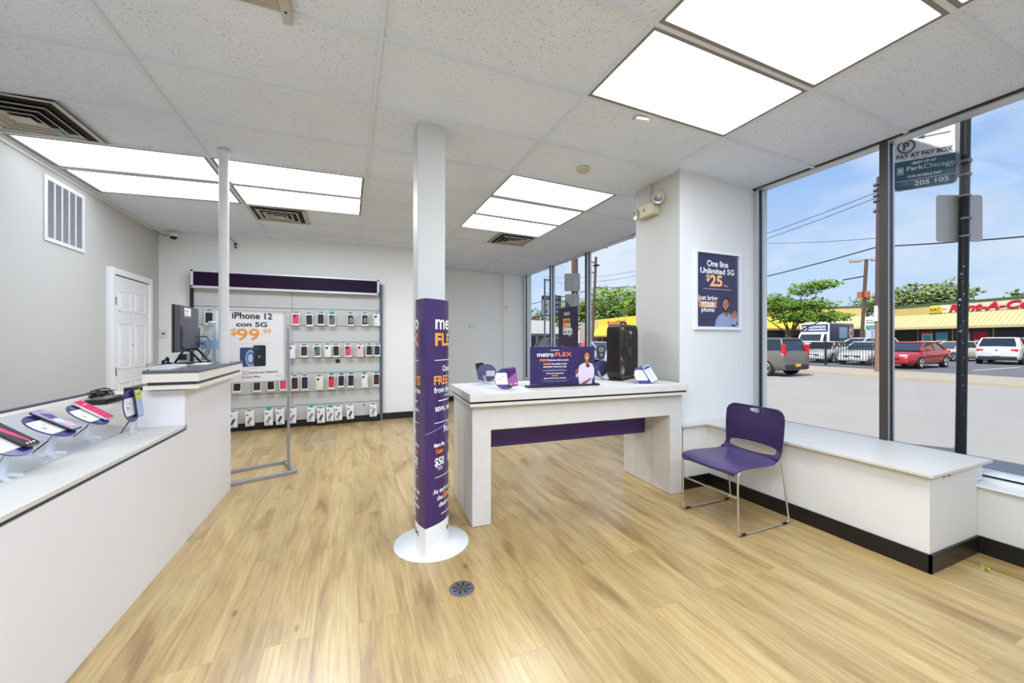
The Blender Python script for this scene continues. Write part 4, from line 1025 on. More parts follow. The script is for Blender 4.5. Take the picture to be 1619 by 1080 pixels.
b.box(-.17, .15, -.02, .09, z, z + .0006, WHT); b.text('bla bla', .1, -.01, .0, z + .001, PURD, width=.29, bold=.018); b.add([(.03, -.02, z), (.09, -.02, z), (.06, -.06, z)], [(0, 2, 1)], WHT)
b.text('Sin', .09, -.22, -.28, z, ORG, width=.1, bold=.022, align='LEFT'); b.text('contratos', .085, -.1, -.275, z, WHT, width=.27, bold=.018, align='LEFT')
b.text('Sin', .09, -.24, -.42, z, ORG, width=.1, bold=.022, align='LEFT'); b.text('verificación', .07, -.13, -.375, z, WHT, width=.32, bold=.018, align='LEFT'); b.text('de crédito', .07, -.13, -.44, z, WHT, width=.27, bold=.018, align='LEFT')
b.build('lettering', r)
b = MB(); b.tube([(0, -.25, .47), (.03, -.25, 1.36)], .002, ALU, 5); b.tube([(0, .25, .47), (.03, .25, 1.36)], .002, ALU, 5); b.build('hanging_wires', r)

# ================================================================ FRAMED POSTER ON THE COLUMN
r = thing('framed_poster', 'silver framed poster reading One line Unlimited 5G $25 on the column', 'poster', (4.251, 1.15, 1.768))
b = MB()
for (x0, x1, z0, z1) in ((-.30, .30, .338, .366), (-.30, .30, -.366, -.338), (-.30, -.272, -.338, .338), (.272, .30, -.338, .338)): b.box(x0, x1, -.026, -.0005, z0, z1, mat('snap_frame_silver', (238, 240, 243), .3, .25))
b.build('snap_frame', r)
X0 = frame_mat((0, -.006, 0), (1, 0, 0), (0, 0, 1))
b = MB(); b.X = X0; b.box(-.273, .273, -.34, .34, -.005, 0, mat('poster_indigo', (52, 48, 84), .25, noise=(4, (40, 36, 70), .9))); b.build('print', r)
b = MB(); b.X = X0 @ Matrix.Translation((0, 0, .001)); z = 0
b.text('One line', .078, .0, .222, z, WHT, width=.275, bold=.026); b.text('Unlimited 5G', .072, .0, .155, z, WHT, width=.44, bold=.026)
PCH = mat('peach_print', (240, 186, 130), .4)
b.text('$', .085, -.125, .085, z, PCH, width=.045, bold=.022); b.text('25', .14, -.02, .042, z, PCH, width=.165, bold=.035); b.text('/line', .024, .105, .042, z, PCH, width=.05, bold=.02)
b.box(-.185, .185, .010, .014, z, .0006, mat('peach_line', (206, 190, 190), .4))
b.text('Just bring', .062, -.125, -.092, z, WHT, width=.245, bold=.018); b.box(-.235, -.015, -.162, -.104, z, .0004, mat('tan_box', (206, 150, 96), .4)); b.text('YOUR', .062, -.125, -.155, .001, WHT, width=.17, bold=.022); b.text('phone', .062, -.125, -.200, z, WHT, width=.165, bold=.018)
b.box(.18, .26, -.33, -.318, z, .0004, WHT)
b.build('lettering', r)
b = MB(); b.X = X0 @ Matrix.Translation((0, 0, .0006))
SHR = mat('print_shirt', (142, 156, 196), .5)
b.poly([(-.035, -.335), (-.025, -.28), (.01, -.235), (.07, -.205), (.15, -.205), (.20, -.24), (.225, -.335)], 0, SHR)
b.poly([(.07, -.205), (.085, -.19), (.15, -.19), (.15, -.205), (.125, -.245)], .0004, SKD)
b.disc((.108, -.118), .050, .066, HAIR, z=.0006)
b.disc((.105, -.135), .042, .058, SKIN, z=.001); b.poly([(.068, -.145), (.075, -.185), (.10, -.205), (.125, -.200), (.143, -.165), (.145, -.14), (.125, -.162), (.105, -.158), (.085, -.165)], .0014, HAIR)
b.poly([(.09, -.166), (.12, -.166), (.112, -.174), (.098, -.174)], .0018, WHT)
for s in (-1, 1): b.disc((.105 + s * .016, -.128), .006, .003, HAIR, 10, .0016); b.box(.105 + s * .016 - .008, .105 + s * .016 + .008, -.119, -.116, .0014, .0016, HAIR)
b.poly([(.103, -.13), (.109, -.148), (.100, -.148)], .0016, SKD)
b.poly([(.16, -.335), (.18, -.25), (.19, -.21), (.235, -.19), (.262, -.2), (.262, -.26), (.24, -.335)], .0008, SHR); b.poly([(.175, -.25), (.185, -.205), (.22, -.185), (.255, -.19), (.262, -.215), (.235, -.25), (.2, -.262)], .0014, SKIN)
for k in range(4): b.box(.195 + k * .016, .207 + k * .016, -.21 - k * .004, -.19 - k * .004, .0016, .002, SKD)
b.build('printed_man', r)

# ---- emergency light on the side of the column
r = thing('emergency_light', 'beige emergency light with two swivel lamp heads high on the column side', 'emergency light', (3.785, 1.49, 2.50))
BG = mat('beige_plastic', (196, 188, 160), .5)
b = MB(); b.box(-.075, -.001, -.10, .10, .0, .115, BG); b.build('battery_box', r, bevel=.006)
b = MB(); b.box(-.078, -.075, .02, .035, .05, .075, PLB); b.build('test_switch', r)
b = MB(); b.box(-.028, -.001, -.012, .012, .115, .30, mat('conduit_grey', (178, 178, 172), .5)); b.build('conduit', r)
def lamp(y, z_, d, nm='lamp_head'):
    b = MB(); c0 = Vector((-.055, y, z_)); d = Vector(d).normalized(); q = d.to_track_quat('Z', 'Y').to_matrix().to_4x4(); b.X = Matrix.Translation(c0) @ q
    b.lathe([(0, -.05), (.022, -.045), (.045, -.02), (.052, .008), (.057, .012), (.057, .022), (.046, .024)], BG, 24)
    b.lathe([(.046, .023), (.03, .008), (0, -.002)], CHR, 20)
    o = b.build(nm, r)
    b = MB(); b.X = Matrix.Translation(c0) @ q; b.lathe([(.0, .026), (.046, .0235)], clear_mat('lamp_lens', (240, 244, 246), .1, .1), 20); b.cyl((0, 0, 0), (0, 0, .016), .008, None, WHT, 10); b.build('lens', o)
    b = MB(); b.tube([c0 - d * .03, (-.04, y * .78, .075)], .010, BG, 8); b.build('swivel', o)
lamp(-.135, .13, (-.55, -.8, -.1)); lamp(.155, .06, (-.9, .35, -.35))

# ---- small fittings
r = thing('smoke_detector', 'beige dome smoke detector on the ceiling left of the column', 'smoke detector', (3.01, 1.50, cz(3.01, 1.5)))
b = MB(); b.lathe([(.055, 0), (.055, -.012), (.046, -.024), (.02, -.034), (0, -.035)], BG, 28); b.build('dome', r)
b = MB(); b.lathe([(.060, .002), (.060, -.006), (.055, -.008)], mat('ring_cream', (214, 208, 192), .5), 28); b.build('base_ring', r)
r = thing('ceiling_sensor', 'small white sensor box on the ceiling beside the large lit panel', 'sensor', (2.93, .650, cz(2.93, .65)), -.1)
b = MB(); b.rbox(-.05, .05, -.018, .018, -.028, -.004, .014, mat('sensor_white', (236, 236, 230), .4)); b.build('sensor_body', r, bevel=.003)
b = MB(); b.box(-.05, .05, .018, .035, -.010, -.002, ALU); b.build('bracket', r)
def dome(loc, label, black=False):
    r = thing('dome_camera', label, 'camera', loc)
    b = MB(); b.cyl((0, 0, 0), (0, 0, -.05), .055, None, ALUW, 24); b.build('housing', r, bevel=.006)
    b = MB(); b.lathe([(.04, -.05), (.036, -.07), (.02, -.083), (0, -.086)], PLB, 20); b.build('dark_dome', r)
    b = MB(); b.tube([(-.04, 0, -.03), (-.10, -.02, -.045), (-.16, -.06, -.005), (-.21, -.16, .0)], .004, PLB, 6); b.build('cable', r)
dome((-1.10, 5.13, cz(-1.1, 5.1) - .02), 'white dome security camera in the back left ceiling corner')
r = thing('bullet_camera', 'small white camera with dark lens on the back wall just below the ceiling', 'camera', (-.42, 5.25, 2.66))
b = MB(); b.box(-.025, .025, -.03, 0, -.05, .04, ALUW); b.build('camera_body', r, bevel=.004)
b = MB(); b.cyl((0, -.03, .015), (0, -.055, .012), .018, None, PLB, 14); b.cyl((0.0, -.03, -.03), (0, -.05, -.032), .014, None, PLB, 12); b.build('lens', r)
b = MB(); b.tube([(0, -.03, .035), (-.05, -.08, .08), (-.14, -.16, .145)], .004, PLB, 6); b.build('cable', r)
r = thing('light_switch', 'white wall plate with black knob at the back left corner', 'switch', (-1.245, 5.25, 1.39))
b = MB(); b.rbox(-.04, .04, -.008, 0, -.06, .06, .008, ALUW, 'y'); b.build('plate', r)
b = MB(); b.cyl((.0, -.008, 0), (0, -.02, 0), .012, None, PLB, 12); b.build('knob', r)
r = thing('wall_outlet', 'white wall outlet below the monitor on the back wall', 'outlet', (-1.04, 5.25, 1.06))
b = MB(); b.rbox(-.06, .06, -.012, 0, -.06, .06, .01, ALUW, 'y'); b.build('plate', r); b = MB(); b.box(-.03, .05, -.05, -.012, -.03, .05, PLB); b.build('black_plug', r)
r = thing('wall_box', 'small white electrical box on the back wall right of the post', 'outlet', (3.58, 6.72, 1.62))
b = MB(); b.rbox(-.055, .055, -.025, 0, -.035, .035, .006, ALUW, 'y'); b.build('box_cover', r); b = MB(); b.box(-.09, -.083, -.012, 0, -.04, .04, GREY); b.box(-.09, -.06, -.012, 0, -.04, -.033, GREY); b.build('bracket', r)
r = thing('wall_sensor', 'small white motion sensor on the edge of the pilaster beside the far window', 'sensor', (4.32, 6.64, 2.03))
b = MB(); b.rbox(-.03, .03, -.03, 0, -.04, .04, .006, ALUW, 'y'); b.build('sensor_body', r, bevel=.003); b = MB(); b.box(-.012, .012, -.034, -.03, -.012, .018, GREY); b.build('sensor_window', r)

# ================================================================ WINDOW BENCH
r = thing('window_bench', 'long built-in white bench with overhanging laminate top under the big window', 'bench', (4.4, .35, 0)); BO = Vector((4.4, .35, 0))
b = off(MB(), BO); b.prism([(4.025, -.398), (4.765, -.398), (4.765, 1.148), (3.735, 1.148), (3.735, 1.062), (4.025, 1.062)], .545, .562, LAMG); b.build('bench_top', r, bevel=.0015)
b = off(MB(), BO); b.prism([(4.072, -.368), (4.645, -.368), (4.645, 1.145), (3.765, 1.145), (3.765, 1.088), (4.072, 1.088)], .003, .545, mat('bench_paint', (224, 224, 221), .6, noise=(2.5, (212, 211, 206), .6), bump=(12, .05))); b.box(4.645, 4.745, -.36, 1.14, .43, .545, LAM); b.build('bench_body', r)
b = off(MB(), BO)
for (x0, x1, y0, y1) in ((4.060, 4.072, -.380, 1.076), (4.060, 4.648, -.380, -.368), (3.753, 4.072, 1.076, 1.088), (3.753, 3.765, 1.076, 1.145)): b.box(x0, x1, y0, y1, .002, .105, BLK)
b.build('black_base', r)
b = off(MB(), BO)
for x_ in (4.22, 4.28): b.box(x_, x_ + .018, -.374, -.368, .515, .53, GREY)
b.build('screw_brackets', r)
r = thing('candy_wrapper', 'small yellow and green wrapper on the floor by the bench end', 'wrapper', (4.42, -.47, .002), .4)
b = MB(); b.grid(lambda u, v: (-.03 + .06 * u, -.015 + .03 * v, .004 + .006 * math.sin(3 * u + 5 * v)), 6, 4, mat('wrapper_yellow', (220, 214, 60), .3), False); b.build('foil', r); b = MB(); b.grid(lambda u, v: (-.012 + .025 * u, -.012 + .024 * v, .006 + .006 * math.sin(3 * u + 5 * v)), 4, 3, mat('wrapper_green', (120, 170, 90), .3), False); b.build('printed_centre', r)

# ================================================================ PURPLE CHAIR
r = thing('side_chair', 'purple plastic chair with handle hole and chrome sled legs beside the window bench', 'chair', (3.71, .555, 0), .0)
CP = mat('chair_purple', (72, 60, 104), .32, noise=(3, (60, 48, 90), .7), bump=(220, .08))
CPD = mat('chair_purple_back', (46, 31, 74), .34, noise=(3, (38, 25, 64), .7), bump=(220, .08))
def catmull(P, n):
    out = []
    for i in range(len(P) - 1):
        p0 = P[max(i - 1, 0)]; p1 = P[i]; p2 = P[i + 1]; p3 = P[min(i + 2, len(P) - 1)]
        for k in range(n):
            t = k / n
            out.append(tuple(.5 * ((2 * b_) + (-a + c_) * t + (2 * a - 5 * b_ + 4 * c_ - d_) * t * t + (-a + 3 * b_ - 3 * c_ + d_) * t ** 3) for a, b_, c_, d_ in zip(p0, p1, p2, p3)))
    out.append(tuple(P[-1])); return out
def shell_part(prof, m_, name, curve, cut=None, th=.011):
    """prof rows: (x, z, half width); curve(t, k): offset across the width"""
    P = catmull(prof, 8); nt = 28; vs = []; nr_ = len(P)
    for k, (x, z_, hw) in enumerate(P):
        for j in range(nt + 1):
            t = -1 + 2 * j / nt; dx, dz = curve(t, k / (nr_ - 1)); vs.append((x + dx, t * hw, z_ + dz))
    fs = [(k * (nt + 1) + j, k * (nt + 1) + j + 1, (k + 1) * (nt + 1) + j + 1, (k + 1) * (nt + 1) + j) for k in range(nr_ - 1) for j in range(nt)]
    b = MB(); b.add(vs, fs, m_, True); o = b.build(name)
    so = o.modifiers.new('thickness', 'SOLIDIFY'); so.thickness = th; so.offset = 0
    cutters = []
    for (pts, x0, x1) in (cut or []):
        c_ = MB(); c_.prism(pts, x0, x1, m_, axis='x'); co = c_.build('cutter'); cutters.append(co)
        bo = o.modifiers.new('opening', 'BOOLEAN'); bo.operation = 'DIFFERENCE'; bo.object = co; bo.solver = 'EXACT'
    dg = bpy.context.evaluated_depsgraph_get(); dg.update()
    me = bpy.data.meshes.new_from_object(o.evaluated_get(dg)); old = o.data; o.modifiers.clear(); o.data = me; me.name = name
    for c_ in cutters: bpy.data.objects.remove(c_)
    bv = o.modifiers.new('soft_edge', 'BEVEL'); bv.width = .003; bv.segments = 2; bv.limit_method = 'ANGLE'; bv.angle_limit = .8
    o.parent = r
    return o
seat_curve = lambda t, k: (-.012 * (1 - t * t) * (1 if k < .12 else max(0, 1 - (k - .12) * 4)), -.016 * (1 - t * t) * math.sin(PI * min(1, k * 1.05)) - (.012 * abs(t) ** 6))
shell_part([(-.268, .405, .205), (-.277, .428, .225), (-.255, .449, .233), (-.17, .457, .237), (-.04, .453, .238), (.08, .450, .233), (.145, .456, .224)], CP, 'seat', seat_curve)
ell = [(.055 * math.cos(2 * PI * i / 24), .768 + .0165 * math.sin(2 * PI * i / 24)) for i in range(24)]
opn = []
for i in range(25):
    a = PI * i / 24; opn.append((.188 * math.cos(a) , .500 + .034 * math.sin(a) ** .55))
for i in range(1, 24):
    a = PI + PI * i / 24; opn.append((.188 * math.cos(a), .500 - .034 * abs(math.sin(a)) ** .55))
back_curve = lambda t, k: (-.030 * abs(t) ** 2.2 * min(1, k * 1.6), 0)
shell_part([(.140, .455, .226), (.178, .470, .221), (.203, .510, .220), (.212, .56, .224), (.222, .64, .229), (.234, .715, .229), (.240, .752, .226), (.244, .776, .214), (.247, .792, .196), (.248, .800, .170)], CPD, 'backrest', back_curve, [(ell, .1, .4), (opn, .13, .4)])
for s in (-1, 1):
    b = MB(); y0 = s * .222
    P = [(-.235, y0, .432), (-.252, y0 * 1.02, .415), (-.262, y0 * 1.03, .36), (-.262, y0 * 1.04, .10), (-.258, y0 * 1.04, .035), (-.235, y0 * 1.04, .0105), (.0, y0 * 1.04, .0085), (.225, y0 * 1.04, .0105), (.252, y0 * 1.04, .035), (.248, y0 * 1.03, .08), (.205, y0, .36), (.190, y0, .425), (.165, y0, .443), (.1, y0, .440), (-.1, y0, .440)]
    b.tube(catmull(P, 5), .0068, CHR, 10, closed=True); b.build('sled_leg', r)
    for x_ in (-.215, .205):
        b = MB(); b.cyl((x_ - .022, y0 * 1.04, .0085), (x_ + .022, y0 * 1.04, .0085), .0088, None, PLB, 10); b.build('glide', r)
b = MB(); b.cyl((-.262, -.229, .255), (-.262, .229, .255), .0062, None, CHR, 10); b.build('stretcher', r)
b = MB(); b.cyl((-.10, -.222, .438), (-.10, .222, .438), .006, None, CHR, 10); b.cyl((.12, -.222, .438), (.12, .222, .438), .006, None, CHR, 10); b.build('seat_support', r)
# ================================================================ THE STREET OUTSIDE
def ground(name, x0, x1, y0, y1, z0, z1, m_):
    b = MB(); b.box(x0, x1, y0, y1, z0, z1, m_); return struct(b, name)
CONC = mat('sidewalk_concrete', (186, 174, 156), .9, noise=(.6, (168, 154, 134), .7))
ground('ground_street', 7.3, 20.8, -60, 140, GZ - .3, GZ, mat('street_concrete', (176, 170, 164), .9, noise=(.35, (156, 150, 144), .8)))
ground('ground_near_sidewalk', 4.95, 7.3, -60, 140, GZ - .3, GZ + .06, mat('grey_paving', (150, 148, 150), .9, noise=(1.5, (120, 118, 122), .8)))
ground('ground_far_sidewalk', 20.8, 25.0, -60, 140, GZ - .3, GZ + .10, CONC)
ground('ground_parking_lot', 25.0, 140, -60, 140, GZ - .3, GZ + .02, mat('lot_asphalt', (120, 120, 124), .9, noise=(.5, (96, 96, 100), .8)))
b = MB()
for k in range(9):
    b.box(30, 35.5, 2 + k * 2.8, 2.1 + k * 2.8, GZ + .02, GZ + .025, WHT)
struct(b, 'ground_markings')

# ---------------------------------------------------------------- vehicles (x forward, origin on the ground)
TYRE = mat('tyre', (34, 34, 36), .8); RIM = mat('rim', (176, 178, 182), .3, .7); CGL = mat('car_glass', (40, 48, 56), .08, coat=.5)
TAILR = mat('tail_red', (206, 34, 44), .25); HEADL = mat('head_lamp', (222, 222, 224), .15); TRIM = mat('car_trim', (44, 44, 48), .6)
SPEC = {
 'sedan': dict(L=4.6, W=1.80, H=1.43, st=[(-2.30, .35, .78, .60), (-2.24, .28, .98, .80), (-1.9, .22, 1.02, .88), (-1.2, .20, .98, .90), (.6, .20, .94, .90), (1.1, .20, .90, .90), (1.9, .22, .76, .86), (2.22, .26, .64, .76), (2.30, .34, .54, .60)], gb=(-1.85, 1.15, .95), gr=(-1.05, .28), wr=.315, wx=(-1.38, 1.36)),
 'suv': dict(L=4.6, W=1.86, H=1.69, st=[(-2.30, .38, .90, .70), (-2.26, .30, 1.10, .86), (-1.9, .26, 1.12, .92), (-1.0, .25, 1.10, .93), (.9, .25, 1.06, .93), (1.3, .25, 1.03, .92), (2.0, .28, .92, .88), (2.25, .32, .78, .78), (2.30, .40, .64, .62)], gb=(-2.22, 1.25, 1.06), gr=(-1.82, .42), wr=.36, wx=(-1.38, 1.40)),
 'box': dict(L=4.1, W=1.80, H=1.64, st=[(-2.05, .36, .98, .72), (-2.02, .28, 1.06, .86), (-1.7, .24, 1.10, .90), (-.9, .23, 1.07, .91), (.9, .23, 1.03, .91), (1.25, .23, 1.00, .90), (1.85, .26, .90, .86), (2.03, .30, .76, .76), (2.08, .38, .6, .6)], gb=(-1.98, 1.15, 1.03), gr=(-1.78, .35), wr=.345, wx=(-1.27, 1.28))}
def car(name, label, cat, loc, head, col, kind, plate=(236, 236, 230), tail_high=False):
    S = SPEC[kind]; r = thing(name, label, cat, (loc[0], loc[1], loc[2]), head)
    PM = mat('paint_' + '_'.join(str(c_) for c_ in col), col, .25, .1, coat=.4)
    st = S['st']; b = MB(); vs = []; nC = 11
    xs_ = []
    for (a, c_) in zip(st[:-1], st[1:]):
        for k in range(3): xs_.append(tuple(a[q] + (c_[q] - a[q]) * k / 3 for q in range(4)))
    xs_.append(st[-1])
    def sect(x, zb, zt, hw):
        ring_ = [(hw * .80, zb), (hw * .96, zb + .06), (hw * 1.0, zb + .3 * (zt - zb)), (hw, zb + .6 * (zt - zb)), (hw * .95, zt - .06), (hw * .86, zt), (0, zt + .02)]
        full = [(y, z_) for y, z_ in ring_] + [(-y, z_) for y, z_ in ring_[::-1][1:]]
        return [(x, y, z_) for y, z_ in full]
    rows = [sect(*s_) for s_ in xs_]; m_ = len(rows[0])
    for row in rows: vs += row
    fs = [(i * m_ + j, i * m_ + (j + 1) % m_, (i + 1) * m_ + (j + 1) % m_, (i + 1) * m_ + j) for i in range(len(rows) - 1) for j in range(m_)]
    fs += [tuple(range(m_))[::-1], tuple(range((len(rows) - 1) * m_, len(rows) * m_))]
    b.add(vs, fs, PM, True); b.build('body', r)
    x0, x1, zg = S['gb']; a0, a1 = S['gr']; H = S['H']; hw = S['W'] / 2
    # glasshouse
    b = MB(); lo = [(x0, -hw * .86, zg), (x1, -hw * .86, zg), (x1, hw * .86, zg), (x0, hw * .86, zg)]; hi = [(a0, -hw * .70, H - .05), (a1, -hw * .70, H - .05), (a1, hw * .70, H - .05), (a0, hw * .70, H - .05)]
    b.add(lo + hi, [(0, 1, 5, 4), (1, 2, 6, 5), (2, 3, 7, 6), (3, 0, 4, 7)], CGL); b.build('windows', r)
    b = MB(); pr = rrect(a0 - .06, a1 + .06, -hw * .72, hw * .72, .12, 4); n = len(pr)
    pi_ = rrect(a0 + .2, a1 - .2, -hw * .55, hw * .55, .1, 4)
    b.add([(x, y, H - .075) for x, y in pr] + [(x, y, H - .03) for x, y in pr] + [(x, y, H) for x, y in pi_], [(i, (i + 1) % n, n + (i + 1) % n, n + i) for i in range(n)] + [(n + i, n + (i + 1) % n, 2 * n + (i + 1) % n, 2 * n + i) for i in range(n)] + [tuple(range(2 * n, 3 * n))], PM, False)
    b.build('roof', r)
    b = MB()
    for k in range(4): b.tube([lo[k], Vector(lo[k]).lerp(Vector(hi[k]), .5) + Vector((0, .012 * (1 if lo[k][1] > 0 else -1), 0)), hi[k]], [.05, .045, .045], PM, 6)
    for s in (-1, 1):
        xm = (x0 + x1) / 2 - .1; am = (a0 + a1) / 2 - .02; b.tube([(xm, s * hw * .865, zg), (am, s * hw * .705, H - .05)], .032, PM, 6)
        if kind != 'sedan': b.tube([(x0 + .75, s * hw * .868, zg), (a0 + .62, s * hw * .708, H - .05)], .05, PM, 6)
    b.build('pillars', r)
    for x in S['wx']:
        for s in (-1, 1):
            b = MB(); R_ = S['wr']; y0 = s * (hw - .19); y1 = s * (hw + .012)
            b.cyl((x, y0, R_), (x, y1, R_), R_, None, TYRE, 22); b.build('wheel', r).rotation_euler = (0, 0, 0)
            w_ = r.children[-1] if False else None
            b = MB(); b.cyl((x, y1, R_), (x, y1 + s * .012, R_), R_ * .70, None, TRIM, 20)
            for k in range(5):
                a = 2 * PI * k / 5 + .2; p0 = Vector((x, y1 + s * .014, R_)); b.tube([p0, p0 + Vector((R_ * .66 * math.cos(a), 0, R_ * .66 * math.sin(a)))], [.05, .035], RIM, 5)
            b.tube([(x + R_ * .68 * math.cos(2 * PI * k / 18), y1 + s * .012, R_ + R_ * .68 * math.sin(2 * PI * k / 18)) for k in range(18)], .018, RIM, 5, closed=True)
            b.build('rim', r)
            b = MB(); b.grid(lambda u, v: (x + (R_ * 1.18) * math.cos(PI * u), s * (hw - .02 + .02 * v), R_ * .98 + (R_ * 1.18) * math.sin(PI * u)), 12, 1, TRIM); b.build('wheel_arch', r)
    xf = st[-1][0]; xr = st[0][0]
    for s in (-1, 1):
        b = MB(); b.box(xf - .26, xf - .10, s * hw * .55 - .16, s * hw * .55 + .16, .62 if kind == 'sedan' else .76, .74 if kind == 'sedan' else .90, HEADL); b.build('headlight', r, bevel=.03)
        b = MB()
        if tail_high: b.box(xr - .0, xr + .16, s * (hw - .14) - .07, s * (hw - .14) + .07, .88, 1.36, TAILR)
        else: b.box(xr + .0, xr + .16, s * (hw - .26) - .16, s * (hw - .26) + .15, .82, .97, TAILR)
        b.build('tail_light', r, bevel=.03)
        b = MB(); b.box(x1 - .38, x1 - .22, s * (hw * .97), s * (hw * .97 + .17), zg - .02, zg + .11, PM); b.build('mirror', r, bevel=.03)
    b = MB(); b.box(xr - .03, xr + .3, -hw * .84, hw * .84, .30, .52, TRIM if kind != 'sedan' else PM); b.build('rear_bumper', r, bevel=.05)
    b = MB(); b.box(xf - .3, xf + .02, -hw * .8, hw * .8, .26, .44, TRIM if kind != 'sedan' else PM); b.box(xf - .08, xf + .01, -.42, .42, .46, .58, TRIM); b.build('front_bumper', r, bevel=.04)
    b = MB(); b.box(xr - .045, xr - .02, -.16, .16, .55 if kind != 'box' else .42, .70 if kind != 'box' else .55, mat('plate_%d' % plate[2], plate, .4)); b.box(xf + .02, xf + .035, -.15, .15, .40, .52, WHT); b.build('number_plate', r)
    if kind != 'sedan':
        b = MB(); zb = zg - .02; b.box(xr + .01, xr + .06, -.36, .36, .74, .98, PM); b.box(xr - .02, xr + .02, -.05, .05, .86, .92, CHR); b.build('tailgate_trim', r, bevel=.01)
    return r
G = GZ; GL = GZ + .02
car('hatchback', 'dark taupe boxy hatchback with tall red tail light passing on the street', 'car', (18.5, 11.1, G), PI / 2, (112, 108, 102), 'box', plate=(226, 190, 50), tail_high=True)
car('sedan_car', 'red sedan parked nose towards the street beside the black fence', 'car', (30.1, 10.05, GL), PI + .02, (176, 36, 46), 'sedan')
hd = .127
car('sport_utility_car', 'white sport utility car seen from behind at the right of the parking lot', 'car', (40.2, 9.5, GL), hd, (224, 226, 228), 'suv')
car('sedan_car', 'pale beige sedan behind the white sport utility car', 'car', (42.0, 12.2, GL), 2.745, (206, 196, 184), 'sedan')
car('sedan_car', 'silver sedan parked closest to the striped awning', 'car', (44.3, 14.6, GL), 2.745, (190, 190, 188), 'sedan')
car('sedan_car', 'silver sedan behind the black fence, nearest the hatchback', 'car', (31.8, 15.3, GL), PI + .2, (196, 198, 200), 'sedan')
car('sedan_car', 'light grey sedan behind the black fence, in the middle of the row', 'car', (31.4, 12.6, GL), PI + .1, (206, 208, 210), 'sedan')
car('sport_utility_car', 'white sport utility car behind the black fence beside the lamp post', 'car', (37.2, 15.6, GL), PI * .9, (226, 228, 230), 'suv')
# two far cars glimpsed through the far window
car('sport_utility_car', 'dark sport utility car on the street seen left of the tall purple poster', 'car', (16.8, 27.5, G), PI / 2, (70, 74, 80), 'suv')
car('sedan_car', 'silver sedan on the street seen left of the box fan', 'car', (16.0, 19.8, G), -PI / 2, (186, 188, 190), 'sedan')

# ---- box truck
r = thing('box_truck', 'white cab box truck with blue panels and a round red emblem in the lot', 'truck', (42.3, 21.3, GL), PI + .109)
TB1 = mat('truck_blue', (46, 66, 116), .4); TW = mat('truck_white', (226, 226, 222), .35)
b = MB(); b.box(-3.6, 1.3, -1.15, 1.15, .75, 3.12, TW); b.build('cargo_box', r, bevel=.03)
b = MB(); b.box(-3.5, 1.2, -1.157, -1.151, .85, 3.0, TB1); b.box(-3.5, 1.2, 1.151, 1.157, .85, 3.0, TB1); b.box(1.301, 1.306, -1.05, 1.05, 2.25, 2.95, TB1)
b.build('blue_panels', r)
for s in (-1, 1):
    b = MB(); b.X = frame_mat((-1.2, s * 1.16, 1.95), (s * -1, 0, 0), (0, 0, 1))
    b.box(-.6 if s > 0 else -1.9, 1.0 if s > 0 else -.3, -.7, .75, 0, .004, mat('truck_picture_sky', (150, 186, 216), .4)); b.box(-.6 if s > 0 else -1.9, 1.0 if s > 0 else -.3, -.7, -.25, .004, .008, mat('truck_picture_green', (70, 110, 110), .4))
    b.disc((1.75 * s * 1, .25), .48, .62, WHT, z=.006); b.disc((1.75 * s, .25), .44, .57, mat('emblem_red', (190, 40, 50), .4), z=.010); b.disc((1.75 * s, .25), .33, .44, WHT, z=.014); b.disc((1.75 * s + .03, .22), .2, .26, mat('emblem_brown', (130, 90, 70), .4), z=.018)
    b.build('side_picture', r)
b = MB(); b.X = frame_mat((1.31, 0, 2.6), (0, 1, 0), (0, 0, 1)); b.disc((-.8, 0), .2, .2, WHT, z=.004); b.disc((-.8, 0), .14, .14, mat('emblem_red', (190, 40, 50), .4), z=.008)
b.text('MUDANZAS', .34, .2, 0, .004, WHT, width=1.35, bold=.02); b.box(-.48, .9, -.2, -.1, 0, .004, WHT); b.build('front_lettering', r)
b = MB(); b.prism([(1.3, .6), (3.25, .6), (3.3, 1.05), (3.15, 1.28), (2.25, 1.42), (1.85, 2.12), (1.3, 2.15)], -1.0, 1.0, TW, axis='y'); b.build('cab', r, bevel=.06)
b = MB(); b.add([(2.28, -.86, 1.44), (2.28, .86, 1.44), (1.93, .80, 2.03), (1.93, -.80, 2.03)], [(0, 1, 2, 3)], CGL)
for s in (-1, 1): b.prism([(1.4, 1.4), (2.15, 1.4), (1.82, 2.02), (1.4, 2.02)], s * 1.0 - .005, s * 1.0 + .005, CGL, axis='y')
b.build('cab_windows', r)
b = MB(); b.box(3.2, 3.4, -1.0, 1.0, .45, .68, GREY); b.box(3.26, 3.32, -.5, .5, .75, 1.05, TRIM); b.build('bumper_grille', r)
for x in (-2.4, 2.5):
    for s in (-1, 1):
        b = MB(); b.cyl((x, s * .75, .42), (x, s * 1.02, .42), .42, None, TYRE, 20); b.cyl((x, s * 1.02, .42), (x, s * 1.03, .42), .24, None, RIM, 16); b.build('wheel', r)

# ---------------------------------------------------------------- fence
r = thing('iron_fence', 'black iron picket fence in front of the parked cars', 'fence', (26.4, 9.9, GZ + .1))
FK = mat('fence_black', (30, 32, 34), .5)
for k in range(8):
    y0 = k * 2.4
    b = MB(); b.box(-.04, .04, y0 - .04, y0 + .04, 0, 1.36, FK); b.build('post', r)
    if k == 7: break
    b = MB()
    for q in range(1, 19): yy = y0 + q * 2.4 / 19; b.box(-.010, .010, yy - .010, yy + .010, .06, 1.32, FK)
    b.box(-.018, .018, y0, y0 + 2.4, .14, .18, FK); b.box(-.018, .018, y0, y0 + 2.4, 1.08, 1.12, FK); b.box(-.018, .018, y0, y0 + 2.4, 1.28, 1.31, FK); b.build('picket_panel', r)

